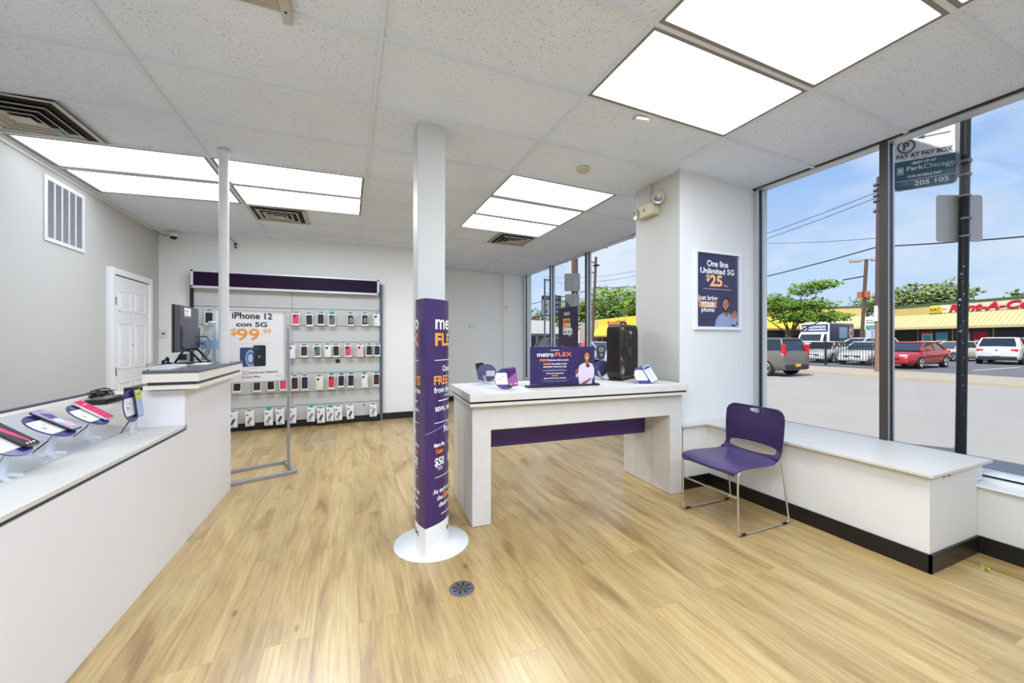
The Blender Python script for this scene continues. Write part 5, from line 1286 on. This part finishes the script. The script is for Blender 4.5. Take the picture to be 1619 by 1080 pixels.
# ---------------------------------------------------------------- strip mall
YEL = mat('stucco_yellow', (216, 192, 122), .8, noise=(.4, (206, 178, 106), .6)); YELB = mat('bright_yellow', (228, 204, 66), .7); GRN = mat('green_coping', (70, 112, 70), .6)
AWY = mat('awning_yellow', (206, 186, 96), .7); AWW = mat('awning_cream', (218, 210, 182), .7); SHD = mat('shop_dark', (52, 50, 54), .3); SIG = mat('sign_red', (206, 28, 52), .5)
def local(o, xd):
    xd = Vector((xd[0], xd[1], 0)).normalized(); return frame_mat((o[0], o[1], 0), xd, (0, 0, 1))   # local: x right along the facade, y up, z towards the street
def awning(b, x0, x1, zt, zb, dep, stripe, trim):
    n = int((x1 - x0) / stripe)
    for k in range(n):
        a = x0 + k * stripe; c_ = a + stripe
        b.add([(a, zb, dep), (c_, zb, dep), (c_, zt, .02), (a, zt, .02)], [(0, 1, 2, 3)], AWW if k % 2 else AWY)
    b.box(x0, x0 + n * stripe, zb - trim, zb, dep - .06, dep, mat('awning_trim', (214, 198, 150), .7))
    b.add([(x0, zb - trim, dep), (x0, zt, .02), (x0, zb - trim, .02)], [(0, 1, 2)], AWW); b.add([(x0 + n * stripe, zb - trim, dep), (x0 + n * stripe, zt, .02), (x0 + n * stripe, zb - trim, .02)], [(0, 2, 1)], AWW)
MA = local((50.15, 11.34), (-.341, -.94))
r = thing('store_building', 'yellow store with striped awning and red rental sign behind the parking lot', 'building', (50.15, 11.34, GZ)); inv = Matrix.Translation((-50.15, -11.34, -GZ))
XA = inv @ MA
b = MB(); b.X = XA; b.box(-11.0, 16, GZ, 4.62, -14, 0, YEL); b.build('walls', r)
b = MB(); b.X = XA; b.box(-11.1, 16.1, 4.62, 4.76, -14, .12, GRN); b.build('roof_coping', r)
b = MB(); b.X = XA; awning(b, -10.9, 15.9, 3.72, 2.52, 1.1, .17, .22); b.build('striped_awning', r)
for k in range(9):
    x0 = -10.5 + k * 2.9
    f_ = MB(); f_.X = XA; f_.box(x0, x0 + 2.75, GZ + .5, 2.35, 0, .05, SHD); w_ = f_.build('shop_window', r)
    if k in (1, 2, 4, 6):
        f_ = MB(); f_.X = XA; cols = [SIG, mat('poster_teal', (110, 176, 190), .5), SIG, WHT][k % 4]
        f_.box(x0 + .3, x0 + 1.25, .95, 2.15, .05, .08, mat('shop_poster', (222, 214, 214), .5)); f_.box(x0 + .3, x0 + 1.25, 1.9, 2.15, .08, .10, SIG); f_.box(x0 + .45, x0 + 1.1, 1.2, 1.7, .08, .09, cols)
        f_.box(x0 + 1.5, x0 + 2.5, .85, 2.0, .05, .08, cols); f_.box(x0 + 1.6, x0 + 2.4, 1.0, 1.3, .08, .10, WHT); f_.build('shop_poster', r)
b = MB(); b.X = XA; b.box(-6.6, 12, 3.78, 4.56, .0, .04, mat('sign_band', (232, 222, 190), .7)); b.build('sign_band', r)
b = MB(); b.X = XA; b.box(-6.55, -5.55, 3.86, 4.40, .04, .16, mat('logo_yellow', (244, 212, 30), .5)); b.text('RAC', .42, -6.05, 3.98, .165, INK, width=.85, bold=.018); b.box(-5.55, -5.2, 4.2, 4.44, .04, .12, WHT); b.build('logo_box', r)
b = MB(); b.X = XA; b.text('Rent-A-Center', .86, -5.0, 3.86, .10, SIG, width=7.6, bold=.04, align='LEFT', shear=.25); b.text('Rent-A-Center', .86, -5.03, 3.82, .06, mat('sign_red_side', (150, 20, 40), .6), width=7.6, bold=.035, align='LEFT', shear=.25); b.build('red_letters', r)
MBm = local((49.18, 22.37), (.687, -.727))
r = thing('store_building', 'long plain yellow store behind the street tree and the box truck', 'building', (49.18, 22.37, GZ)); XB = Matrix.Translation((-49.18, -22.37, -GZ)) @ MBm
b = MB(); b.X = XB; b.box(-15.5, 1.2, GZ, 4.66, -3.5, 0, YEL); b.build('walls', r)
b = MB(); b.X = XB; b.box(-15.5, 1.2, 4.66, 4.78, -3.5, .1, GRN); b.build('roof_coping', r)
b = MB(); b.X = XB; awning(b, -4.6, 1.15, 3.75, 2.6, 1.0, .17, .2); b.build('striped_awning', r)
b = MB(); b.X = XB; b.add([(-15.4, 2.55, 1.0), (-4.7, 2.55, 1.0), (-4.7, 3.80, .05), (-15.4, 3.80, .05)], [(0, 1, 2, 3)], YELB); b.box(-15.4, -4.7, 2.35, 2.55, .9, 1.0, mat('awning_brown', (170, 120, 60), .7)); b.add([(-4.7, 2.4, 1.0), (-4.7, 2.4, 0), (-4.7, 3.8, .05)], [(0, 1, 2)], YELB); b.build('plain_awning', r)
for k in range(5):
    x0 = -15 + k * 3.2
    f_ = MB(); f_.X = XB; f_.box(x0, x0 + 2.9, GZ + .3, 2.3, 0, .05, SHD if k > 1 else mat('shop_pale', (206, 200, 196), .5)); f_.build('shop_window', r)
b = MB(); b.X = XB; b.text('Coffee', .6, -11.6, 4.0, .03, mat('sign_brown', (96, 72, 50), .5), width=2.4, bold=.018, shear=.2); b.build('brown_letters', r)
M2 = local((38.78, 43.43), (-.133, -.991))
r = thing('store_building', 'bright yellow store with red lettering seen through the far window', 'building', (38.78, 43.43, GZ)); X2 = Matrix.Translation((-38.78, -43.43, -GZ)) @ M2
b = MB(); b.X = X2; b.box(-13, 5, GZ, 4.7, -4, 0, YEL); b.build('walls', r)
b = MB(); b.X = X2; b.add([(-10.4, 1.95, 1.6), (5, 1.95, 1.6), (5, 3.5, .05), (-10.4, 3.5, .05)], [(0, 1, 2, 3)], YELB); b.box(-10.4, 5, 1.7, 1.95, 1.5, 1.6, mat('awning_brown', (170, 120, 60), .7)); b.add([(-10.4, 1.9, 1.6), (-10.4, 3.5, .05), (-10.4, 1.9, 0)], [(0, 1, 2)], YELB); b.build('bright_awning', r)
b = MB(); b.X = X2; b.box(-10.4, 5, 3.5, 4.62, 0, .05, YELB); b.text('Brookfield', .85, -4.8, 3.72, .08, SIG, width=5.2, bold=.018); b.build('red_letters', r)
b = MB(); b.X = X2
for k in range(5): b.box(-12.5 + k * 3.4, -9.6 + k * 3.4, GZ + .4, 1.8, 0, .05, SHD)
b.build('shop_windows', r)
r = thing('white_annex', 'low whitish building behind the brown pole in the far window', 'building', (41, 62, GZ)); b = MB(); b.box(-2, 6, -4, 10, 0, 4.6, mat('annex_white', (226, 214, 208), .8)); b.build('walls', r)
b = MB()
for k in range(3): b.box(-2.06, -2.0, -3 + k * 4.2, -.2 + k * 4.2, .3, 2.6, SHD)
b.build('shop_windows', r); b = MB(); b.box(-2.1, -2.0, -3.6, -1, 2.9, 4.0, mat('pink_panel', (226, 170, 170), .6)); b.build('sign_panel', r)
r = thing('white_canopy_building', 'white roofed low building left of the far window mullion', 'building', (25, 55, GZ))
b = MB(); b.box(-4, 9, 0, 14, 0, 2.6, mat('annex_grey', (150, 150, 156), .8)); b.build('walls', r)
b = MB(); b.prism([(-5.5, 2.5), (10, 2.5), (8.5, 4.4), (1, 4.7), (-3.4, 4.2)], -.8, 15, mat('canopy_white', (250, 250, 246), .7), axis='y'); b.build('canopy_roof', r)
b = MB()
for k in range(4): b.box(-3.4 + k * 2.6, -1.4 + k * 2.6, -.06, 0, .4, 2.1, SHD)
b.build('shop_windows', r); b = MB(); b.box(-3.6, 1.4, -.9, -.84, .2, 1.5, WHT); b.box(-3.4, 1.2, -.92, -.9, .55, .95, mat('banner_pink', (216, 120, 130), .5)); b.build('banner', r)
r = thing('red_roof_house', 'distant house with red tiled roof at the far left of the far window', 'building', (34, 82, GZ)); b = MB(); b.box(-9, 9, 0, 8, 0, 5.0, mat('house_wall', (170, 160, 150), .8)); b.build('walls', r)
b = MB(); b.prism([(-10, 5), (10, 5), (8, 6.6), (-8, 6.6)], -1, 9, mat('roof_red', (176, 92, 76), .8), axis='y'); b.build('tiled_roof', r)

# ---------------------------------------------------------------- poles, signs and wires
WD = mat('pole_wood', (104, 84, 74), .8, noise=(3, (74, 60, 54), .8)); GP = mat('galvanised', (150, 152, 154), .5, .4)
r = thing('street_sign_post', 'black painted sign post with torn stickers standing outside the big window', 'post', (6.29, .215, GZ + .06))
b = MB(); b.cyl((-.02, .03, 0), (.0, 0, 3.60), .037, .034, mat('post_black', (30, 30, 36), .45), 16); b.build('post_shaft', r)
b = MB()
for k in range(26):
    z_ = rp.uniform(.7, 2.2); a = -2.5 + rp.uniform(-.6, .6); w_ = rp.uniform(.04, .12)
    P_ = lambda a_, z2: (-.0185 + .0385 * math.cos(a_), .027 + .0385 * math.sin(a_), z2)
    h_ = rp.uniform(.006, .02); b.add([P_(a, z_), P_(a + w_ * 4, z_ + rp.uniform(-.01, .01)), P_(a + w_ * 4, z_ + h_), P_(a, z_ + h_)], [(0, 1, 2, 3)], (WHT, GREY, mat('sticker_teal', (70, 110, 130), .5))[k % 3])
b.build('sticker_scraps', r)
b = MB()
for z_ in (2.60, 3.0): b.cyl((-.003, 0, z_), (-.003, 0, z_ + .02), .041, None, GP, 14)
for z_ in (3.12, 3.52): b.cyl((0, 0, z_), (0, 0, z_ + .03), .041, None, GP, 14)
b.build('clamps', r)
r = thing('parking_sign', 'white and teal pay box parking sign with arrow and 205 105', 'sign', (6.25, .24, 2.76))
xd = Vector((.24, -.35, 0)).normalized(); MS = Matrix.Translation((-6.25, -.24, -2.76)) @ frame_mat((6.11, .425, 2.75), xd, (0, 0, 1))
TE = mat('sign_teal', (66, 112, 126), .5); SGW = mat('sign_face', (242, 244, 246), .5); SGI = mat('sign_ink', (70, 80, 98), .5)
b = MB(); b.X = MS; b.poly(rrect(-.215, .215, .0, .575, .03, 5), 0, SGW); b.poly(rrect(-.215, .215, .0, .575, .03, 5), -.003, GP); b.build('face_plate', r)
b = MB(); b.X = MS; b.poly([(-.207, .28), (-.207, .035)] + [(x, y) for x, y in rrect(-.207, .207, .006, .3, .026, 5)[12:24]] + [(.207, .035), (.207, .28)], .0015, TE) if False else b.add([(-.208, .03, .0015), (-.185, .007, .0015), (.185, .007, .0015), (.208, .03, .0015), (.208, .285, .0015), (-.208, .285, .0015)], [(0, 1, 2, 3, 4, 5)], TE)
z = .003
b.tube([(-.125 + .058 * math.cos(2 * PI * k / 24), .425 + .058 * math.sin(2 * PI * k / 24), z) for k in range(24)], .0065, SGI, 6, closed=True); b.text('P', .105, -.125, .39, z, SGI, width=.045, bold=.022)
b.box(-.03, .17, .485, .490, z, z + .001, SGI); b.add([(-.06, .4875, z), (.0, .470, z), (.0, .505, z)], [(0, 1, 2)], TE)
b.box(-.195, .185, .352, .355, z, z + .001, SGI); b.text('PAY AT PAY BOX', .050, -.005, .313, z, SGI, width=.38, bold=.03); b.text('OR', .018, 0, .290, z, SGI, width=.03); b.box(-.09, -.03, .295, .297, z, z + .001, SGI); b.box(.03, .09, .295, .297, z, z + .001, SGI)
b.text('SIGN UP AT', .032, 0, .243, z, SGW, width=.16, bold=.03); b.text('Park', .060, -.065, .185, z, SGW, width=.115, bold=.018); b.text('Chicago', .060, .095, .185, z, SGW, width=.205); b.text('.com', .022, .165, .165, z, SGW, width=.05)
b.poly(rrect(-.19, -.145, .158, .228, .008, 3), z, SGW); b.poly(rrect(-.185, -.15, .163, .223, .004, 3), z + .001, TE); b.box(-.180, -.155, .172, .215, z, z + .002, SGW)
for k in range(3): b.tube([(-.07 + (.010 + .008 * k) * math.cos(a), .232 + (.010 + .008 * k) * math.sin(a), z) for a in [.6 + .35 * q for q in range(7)]], .0015, SGW, 4)
b.text('FOR MOBILE PAY', .034, 0, .116, z, SGW, width=.23, bold=.03); b.box(-.2, .2, .092, .095, z, z + .001, SGW); b.text('ZONE', .022, -.155, .045, z, mat('sign_grey_print', (150, 170, 176), .5), width=.06); b.text('205 105', .062, .045, .035, z, SGW, width=.23, bold=.018)
b.build('lettering', r)
b = MB(); b.X = MS; b.box(.20, .225, .05, .56, -.012, .006, GP); b.build('edge_channel', r)
r = thing('back_of_sign', 'grey back of a square street sign clamped below the parking sign', 'sign', (6.29, .22, 2.22))
b = MB(); xd = Vector((.9223, -.3865, 0)); n_ = Vector((.3865, .9223, 0))
o_ = rrect(-.215, .215, .0, .435, .03, 5)
def bend(x, y, t): 
    q = xd * x + n_ * (.044 - .35 * x * x * 0 + t); return (q.x, q.y, y)
n = len(o_); b.add([bend(x, y, 0) for x, y in o_] + [bend(x, y, .003) for x, y in o_], [tuple(range(n)), tuple(range(n, 2 * n))[::-1]] + [(i, n + i, n + (i + 1) % n, (i + 1) % n) for i in range(n)], mat('sign_back', (206, 202, 196), .5, .1))
b.build('sign_plate', r)
b = MB(); b.tube([(q.x, q.y, z_) for q, z_ in ((xd * -.02 + n_ * .03, .02), (xd * -.02 + n_ * .03, .42))], .010, GP, 6)
for z_ in (.03, .40): b.cyl((-.004, 0, z_), (-.004, 0, z_ + .018), .0405, None, GP, 14)
b.build('bracket', r)

r = thing('rusty_street_pole', 'rusty brown steel street pole with two grey signs outside the far window', 'pole', (7.0, 8.07, GZ))
b = MB(); b.cyl((0, 0, 0), (0, 0, 8.2), .105, .075, mat('rust', (128, 86, 74), .8, noise=(2, (90, 70, 66), .9)), 16); b.build('pole_shaft', r)
for z_, h_, w_ in ((2.92, .50, .44), (2.22, .62, .40)):
    b = MB(); b.poly([(x, y) for x, y in rrect(-w_ / 2, w_ / 2, 0, h_, .03, 4)], 0, mat('sign_grey_old', (132, 134, 136), .6, .2, noise=(3, (100, 100, 102), .8))); b.poly([(x, y) for x, y in rrect(-w_ / 2, w_ / 2, 0, h_, .03, 4)], -.004, GP)
    b.X = Matrix.Identity(4); M_ = frame_mat((-.12, -.06, z_), (.90, -.43, 0), (0, 0, 1)); b.v = [M_ @ p for p in b.v]; b.build('sign_back_plate', r)
b = MB()
for z_ in (2.95, 3.38, 2.8): b.cyl((0, 0, z_), (0, 0, z_ + .03), .118, None, GP, 16)
b.build('clamps', r)
r = thing('hooked_sign_post', 'thin grey post with top arm and pay parking sign in the far window', 'post', (5.47, 6.97, GZ + .06))
b = MB(); b.tube([(0, 0, 0), (0, 0, 2.98)], .022, GP, 8); b.tube([(0, 0, 2.95), (.16, -.05, 2.95)], .018, GP, 8); b.build('post_shaft', r)
b = MB(); M_ = frame_mat((.15, -.06, 2.07), (.92, -.39, 0), (0, 0, 1)); b.X = M_
b.poly(rrect(-.24, .24, 0, .50, .03, 5), 0, mat('sign_slate', (92, 104, 116), .5)); b.poly(rrect(-.225, -.01, .03, .40, .02, 4), .002, SGW); b.text('PAY TO PARK', .065, 0, .43, .002, SGW, width=.36, bold=.02); b.text('P', .12, -.12, .22, .004, SGI, bold=.02); b.add([(-.15, .12, .004), (-.09, .12, .004), (-.12, .06, .004)], [(0, 2, 1)], SGI); b.box(-.128, -.112, .12, .2, .002, .004, SGI)
for k in range(3): b.box(.02, .2, .08 + k * .11, .14 + k * .11, .001, .002, mat('sign_pale', (160, 176, 186), .5))
b.build('pay_sign', r)
r = thing('parking_meter', 'grey parking meter on the sidewalk just left of the box fan', 'parking meter', (5.83, 5.19, GZ + .06))
b = MB(); b.cyl((0, 0, 0), (0, 0, 1.12), .03, None, GP, 12); b.build('pole', r); b = MB(); b.X = frame_mat((0, 0, 1.10), (.9223, -.3865, 0), (0, 0, 1))
b.prism([(-.06, 0), (.06, 0), (.09, .14)] + [(.095 * math.cos(PI * k / 10), .20 + .095 * math.sin(PI * k / 10)) for k in range(11)] + [(-.09, .14)], -.05, .05, mat('meter_grey', (112, 116, 122), .4, .4)); b.build('meter_head', r, bevel=.008)
b = MB(); b.X = frame_mat((0, 0, 1.10), (.9223, -.3865, 0), (0, 0, 1)); b.disc((0, .2), .062, .055, mat('meter_window', (196, 204, 208), .15), z=.052); b.box(-.03, .03, .07, .11, .05, .056, SGW); b.build('display_window', r)
r = thing('pink_sign', 'small pink round sign behind the parking meter', 'sign', (8.1, 9.2, GZ)); b = MB(); b.cyl((0, 0, 0), (0, 0, 1.25), .02, None, GP, 8); b.build('pole', r); b = MB(); b.X = frame_mat((0, 0, 1.35), (.9223, -.3865, 0), (0, 0, 1)); b.cyl((0, 0, 0), (0, 0, .02), .16, None, mat('sign_pink', (232, 110, 140), .5), 20); b.build('round_face', r)

r = thing('utility_pole', 'tall utility pole with insulators on the far sidewalk next to the window mullion', 'pole', (23.42, 8.55, GZ + .1))
b = MB(); b.cyl((0, 0, 0), (0, 0, 2.9), .125, .11, mat('pole_green', (128, 128, 108), .8, noise=(4, (150, 80, 76), .8)), 12); b.cyl((0, 0, 2.9), (0, 0, 8.9), .105, .05, mat('pole_redwood', (104, 66, 68), .8, noise=(2, (64, 66, 80), .9)), 12); b.build('pole_shaft', r)
b = MB()
for z_ in (7.3, 7.75, 8.0, 8.25, 8.5): b.box(-.06, .06, -.16, .14, z_, z_ + .06, PLB); b.cyl((0, .13, z_), (0, .13, z_ + .16), .05, None, GREY, 8)
b.build('insulators', r); b = MB(); b.box(-.17, -.14, -.06, .06, 2.3, 3.0, WHT); b.build('paper_notice', r)
r = thing('lot_notice_sign', 'small white and teal notice sign behind the utility pole', 'sign', (27.1, 10.45, GL)); b = MB(); b.cyl((0, 0, 0), (0, 0, 2.5), .03, None, GP, 8); b.build('pole', r)
b = MB(); b.X = frame_mat((-.04, 0, 2.02), (0.2, -1, 0), (0, 0, 1)) @ Matrix.Scale(.66, 4); b.box(-.42, .42, 0, 1.15, -.02, 0, SGW); b.box(-.38, .38, .05, .45, 0, .01, mat('sign_teal_light', (90, 150, 160), .5)); b.box(-.38, .38, .6, .72, 0, .01, GREY); b.box(-.38, .1, .8, .88, 0, .01, GREY); b.build('notice_face', r)

r = thing('parking_lot_lamp', 'leaning two-headed parking lot lamp post with an orange ring box', 'lamp post', (43.4, 18.75, GL))
b = MB(); b.tube([(0, 0, 0), (.25, -.3, 8.7)], .14, WD, 8); b.build('post', r)
for s in (-1, 1):
    b = MB(); c_ = Vector((.25, -.3, 8.62)); d_ = Vector((.62, -.78, 0)) * s; b.tube([c_, c_ + d_ * .3 + Vector((0, 0, .05))], .05, GREY, 6); b.X = Matrix.Translation(c_ + d_ * .75 + Vector((0, 0, .02))) @ Matrix.Rotation(math.atan2(-.78, .62), 4, 'Z'); b.box(-.42, .42, -.2, .2, -.14, .12, mat('lamp_beige', (168, 160, 142), .6)); b.build('lamp_head', r, bevel=.04)
b = MB()
for s in (-1, 1):
    b.X = Matrix.Translation((.15, -.2, 5.55)) @ Matrix.Rotation(s * .5, 4, 'Z'); b.cyl((0, s * .30, -.26), (0, s * .30, .26), .2, None, mat('orange_box', (186, 96, 62), .6), 12)
b.build('orange_drums', r)
b = MB(); b.tube([(.15, -.2, 7.2), (-.9, .9, 6.95)], .05, PLB, 6); b.build('side_arm', r)
r = thing('utility_pole', 'thin leaning utility pole with side arms seen through the far window', 'pole', (18.35, 23.9, GZ)); b = MB(); b.tube([(0, 0, 0), (.25, -.2, 7.9)], .10, WD, 8); b.build('pole_shaft', r)
b = MB(); b.tube([(.25, -.2, 7.4), (-.4, .3, 7.75)], .04, PLB, 6); b.tube([(.22, -.2, 6.6), (-.4, .3, 7.0)], .04, PLB, 6); b.box(.1, .45, -.4, 0, 7.2, 7.3, PLB); b.build('side_arms', r)
def wire(label, pts, r_):
    P = [Vector(p) for p in pts]; q = []
    for k in range(13):
        t = k / 12; a = P[0].lerp(P[1], t); a.z -= 4 * t * (1 - t) * pts[2]; q.append(a)
    b = MB(); o = None
    P0 = P[0]; b.X = Matrix.Translation(-P0); b.tube(q, r_, mat('wire_black', (44, 44, 52), .6), 6); o = b.build('overhead_wire', None, tuple(P0)); tag(o, label, 'wire')
WK = mat('wire_black', (44, 44, 52), .6)
def wire(label, a, c_, sag, r_):
    a = Vector(a); c_ = Vector(c_); q = []
    for k in range(17):
        t = k / 16; p = a.lerp(c_, t); p.z -= 4 * t * (1 - t) * sag; q.append(p - a)
    b = MB(); b.tube(q, r_, WK, 6); o = b.build('overhead_wire', None, tuple(a)); tag(o, label, 'wire')
wire('thick overhead cable crossing the big window halfway up, right of the utility pole', (23.4, 8.55, 5.55), (23.4, -20, 5.9), 1.2, .028)
wire('thick overhead cable rising to the utility pole across the big window', (23.4, 8.55, 5.55), (23.6, 42, 7.2), 1.6, .028)
wire('upper of the two thin overhead wires leading to the utility pole top', (23.4, 8.65, 8.05), (23.6, 42, 9.2), 1.5, .014)
wire('lower of the two thin overhead wires leading to the utility pole top', (23.4, 8.65, 7.80), (23.6, 42, 8.6), 1.5, .014)
wire('thin overhead wire coming down towards the utility pole from the upper left', (23.4, 8.55, 5.95), (29, 26, 10.8), .4, .012)
wire('overhead cable crossing behind the tall purple poster window', (18.4, 23.8, 5.2), (12, 70, 7.5), 1.5, .03)
wire('overhead cable right of the thin leaning pole above the hill of trees', (18.4, 23.8, 5.3), (30, 28, 6.8), .1, .02)

# ---------------------------------------------------------------- trees
def leafmat(n, c1, c2): return mat(n, c1, .8, noise=(1.2, c2, 1.0), spec=.15)
def tree(name, label, base, trunk_h, blobs, leaf, count, m_, seed, trunk_r=.15, branches=True):
    rr = random.Random(seed); r = thing(name, label, 'tree', base)
    b = MB(); b.tube([(0, 0, 0), (.03, .02, trunk_h * .5), (0, 0, trunk_h)], [trunk_r * 1.3, trunk_r, trunk_r * .8], WD, 8)
    if branches:
        for (cx, cy, cz_, rx, ry, rz) in blobs:
            b.tube([(0, 0, trunk_h * .9), (cx * .45, cy * .45, trunk_h * .9 + (cz_ - trunk_h) * .55), (cx, cy, cz_)], [trunk_r * .6, trunk_r * .4, trunk_r * .15], WD, 6)
    b.build('trunk', r)
    vs = []; fs = []; tot = sum(q[3] * q[4] + q[5] * q[3] for q in blobs)
    for (cx, cy, cz_, rx, ry, rz) in blobs:
        n = int(count * (rx * ry + rz * rx) / tot)
        for k in range(n):
            d = Vector((rr.gauss(0, 1), rr.gauss(0, 1), rr.gauss(0, 1))).normalized(); q = rr.random() ** .35
            ripple = 1 + .22 * math.sin(d.x * 5 + seed) * math.sin(d.y * 6) + .12 * math.sin(d.z * 9)
            c_ = Vector((cx + d.x * rx * q * ripple, cy + d.y * ry * q * ripple, cz_ + d.z * rz * q * ripple))
            u = Vector((rr.gauss(0, 1), rr.gauss(0, 1), rr.gauss(0, .5))).normalized() * leaf * rr.uniform(.6, 1.3); w = u.orthogonal().normalized() * leaf * rr.uniform(.3, .7)
            w = (w + Vector((rr.gauss(0, .3), rr.gauss(0, .3), 0)) * leaf)
            i = len(vs); vs += [c_ - u, c_ + w, c_ + u, c_ - w]; fs.append((i, i + 1, i + 2, i + 3))
    b = MB(); b.add(vs, fs, m_); b.build('foliage', r)
    return r
tree('street_tree', 'light green spreading street tree between the hatchback and the box truck', (32.3, 17.9, GL), 2.0,
     [(-1.6, 1.6, 3.7, 1.5, 1.4, .55), (-.9, .9, 4.6, 1.2, 1.1, .5), (.9, -1.0, 4.1, 1.5, 1.5, .5), (.3, -.4, 3.3, 1.9, 1.9, .55), (1.5, -1.8, 3.2, 1.3, 1.3, .4), (.4, -.7, 5.3, 1.1, 1.1, .55), (1.2, -1.6, 5.6, 1.0, 1.0, .35), (-.6, .4, 4.2, 1.6, 1.5, .5)],
     .13, 5200, leafmat('leaf_light', (126, 158, 62), (88, 124, 40)), 11, .11)
tree('bushy_tree', 'bushy tree rising behind the rental store roof left of the sign post', (80, 29.5, GL), 5, [(0, 0, 7.9, 3, 3.4, 2.0), (1, -3, 8.0, 3, 3, 1.9), (-1, 3.4, 7.2, 3, 3, 1.8)], .36, 2600, leafmat('leaf_sage', (156, 170, 112), (108, 128, 78)), 12, .3)
tree('bushy_tree', 'dark green tree behind the rental store roof at the right edge', (84, 19, GL), 5, [(0, 0, 6.4, 3.0, 3.4, 1.8), (0, -5, 6.2, 3, 3.4, 2.2), (0, -11, 6.6, 4, 4, 2.4)], .36, 2600, leafmat('leaf_olive', (122, 142, 76), (84, 104, 54)), 13, .3)
tree('bushy_tree', 'low dark tree behind the yellow roofs beside the lot lamp', (66, 30, GL), 4, [(0, 0, 5.6, 1.6, 1.6, 1.7), (-.6, 1.6, 5.0, 1.6, 1.6, 1.2), (.8, -1.4, 5.2, 1.5, 1.5, 1.2)], .2, 700, leafmat('leaf_dark', (92, 106, 62), (62, 78, 44)), 14, .2)
tree('wooded_crown', 'large light green tree mass above the yellow store in the far window', (58, 74, GL), 6, [(0, 0, 9.2, 7.5, 7.5, 4.4), (-6, 8, 7.6, 6, 6, 3.6), (7, -9, 10.2, 7, 7, 4.8), (2, -9, 8, 6, 6, 4)], .5, 7500, leafmat('leaf_bright', (140, 164, 70), (96, 128, 48)), 15, .35)
tree('distant_trees', 'distant row of low trees at the left of the far window', (34, 104, GL), 3, [(-12, 0, 5.8, 8, 4, 3.0), (0, 2, 6.0, 8, 4, 3.0), (12, 4, 6.4, 8, 4, 3.4), (20, -4, 7, 7, 4, 3.6)], .5, 3000, leafmat('leaf_far', (118, 136, 88), (84, 104, 66)), 16, .3, False)
tree('street_tree', 'slim green tree between the two far mullions behind the pay sign', (27.2, 43.5, GL), 2.5, [(0, 0, 4.4, 1.4, 1.4, 1.5), (.6, -.6, 3.4, 1.3, 1.3, 1.0)], .2, 1300, leafmat('leaf_mid', (124, 150, 80), (90, 116, 56)), 17, .14)
tree('shrub', 'small green shrub beside the box truck below the lot lamp', (40.5, 17.9, GL), .4, [(0, 0, .8, .9, .9, .8)], .12, 700, leafmat('leaf_mid', (124, 150, 80), (90, 116, 56)), 18, .05)
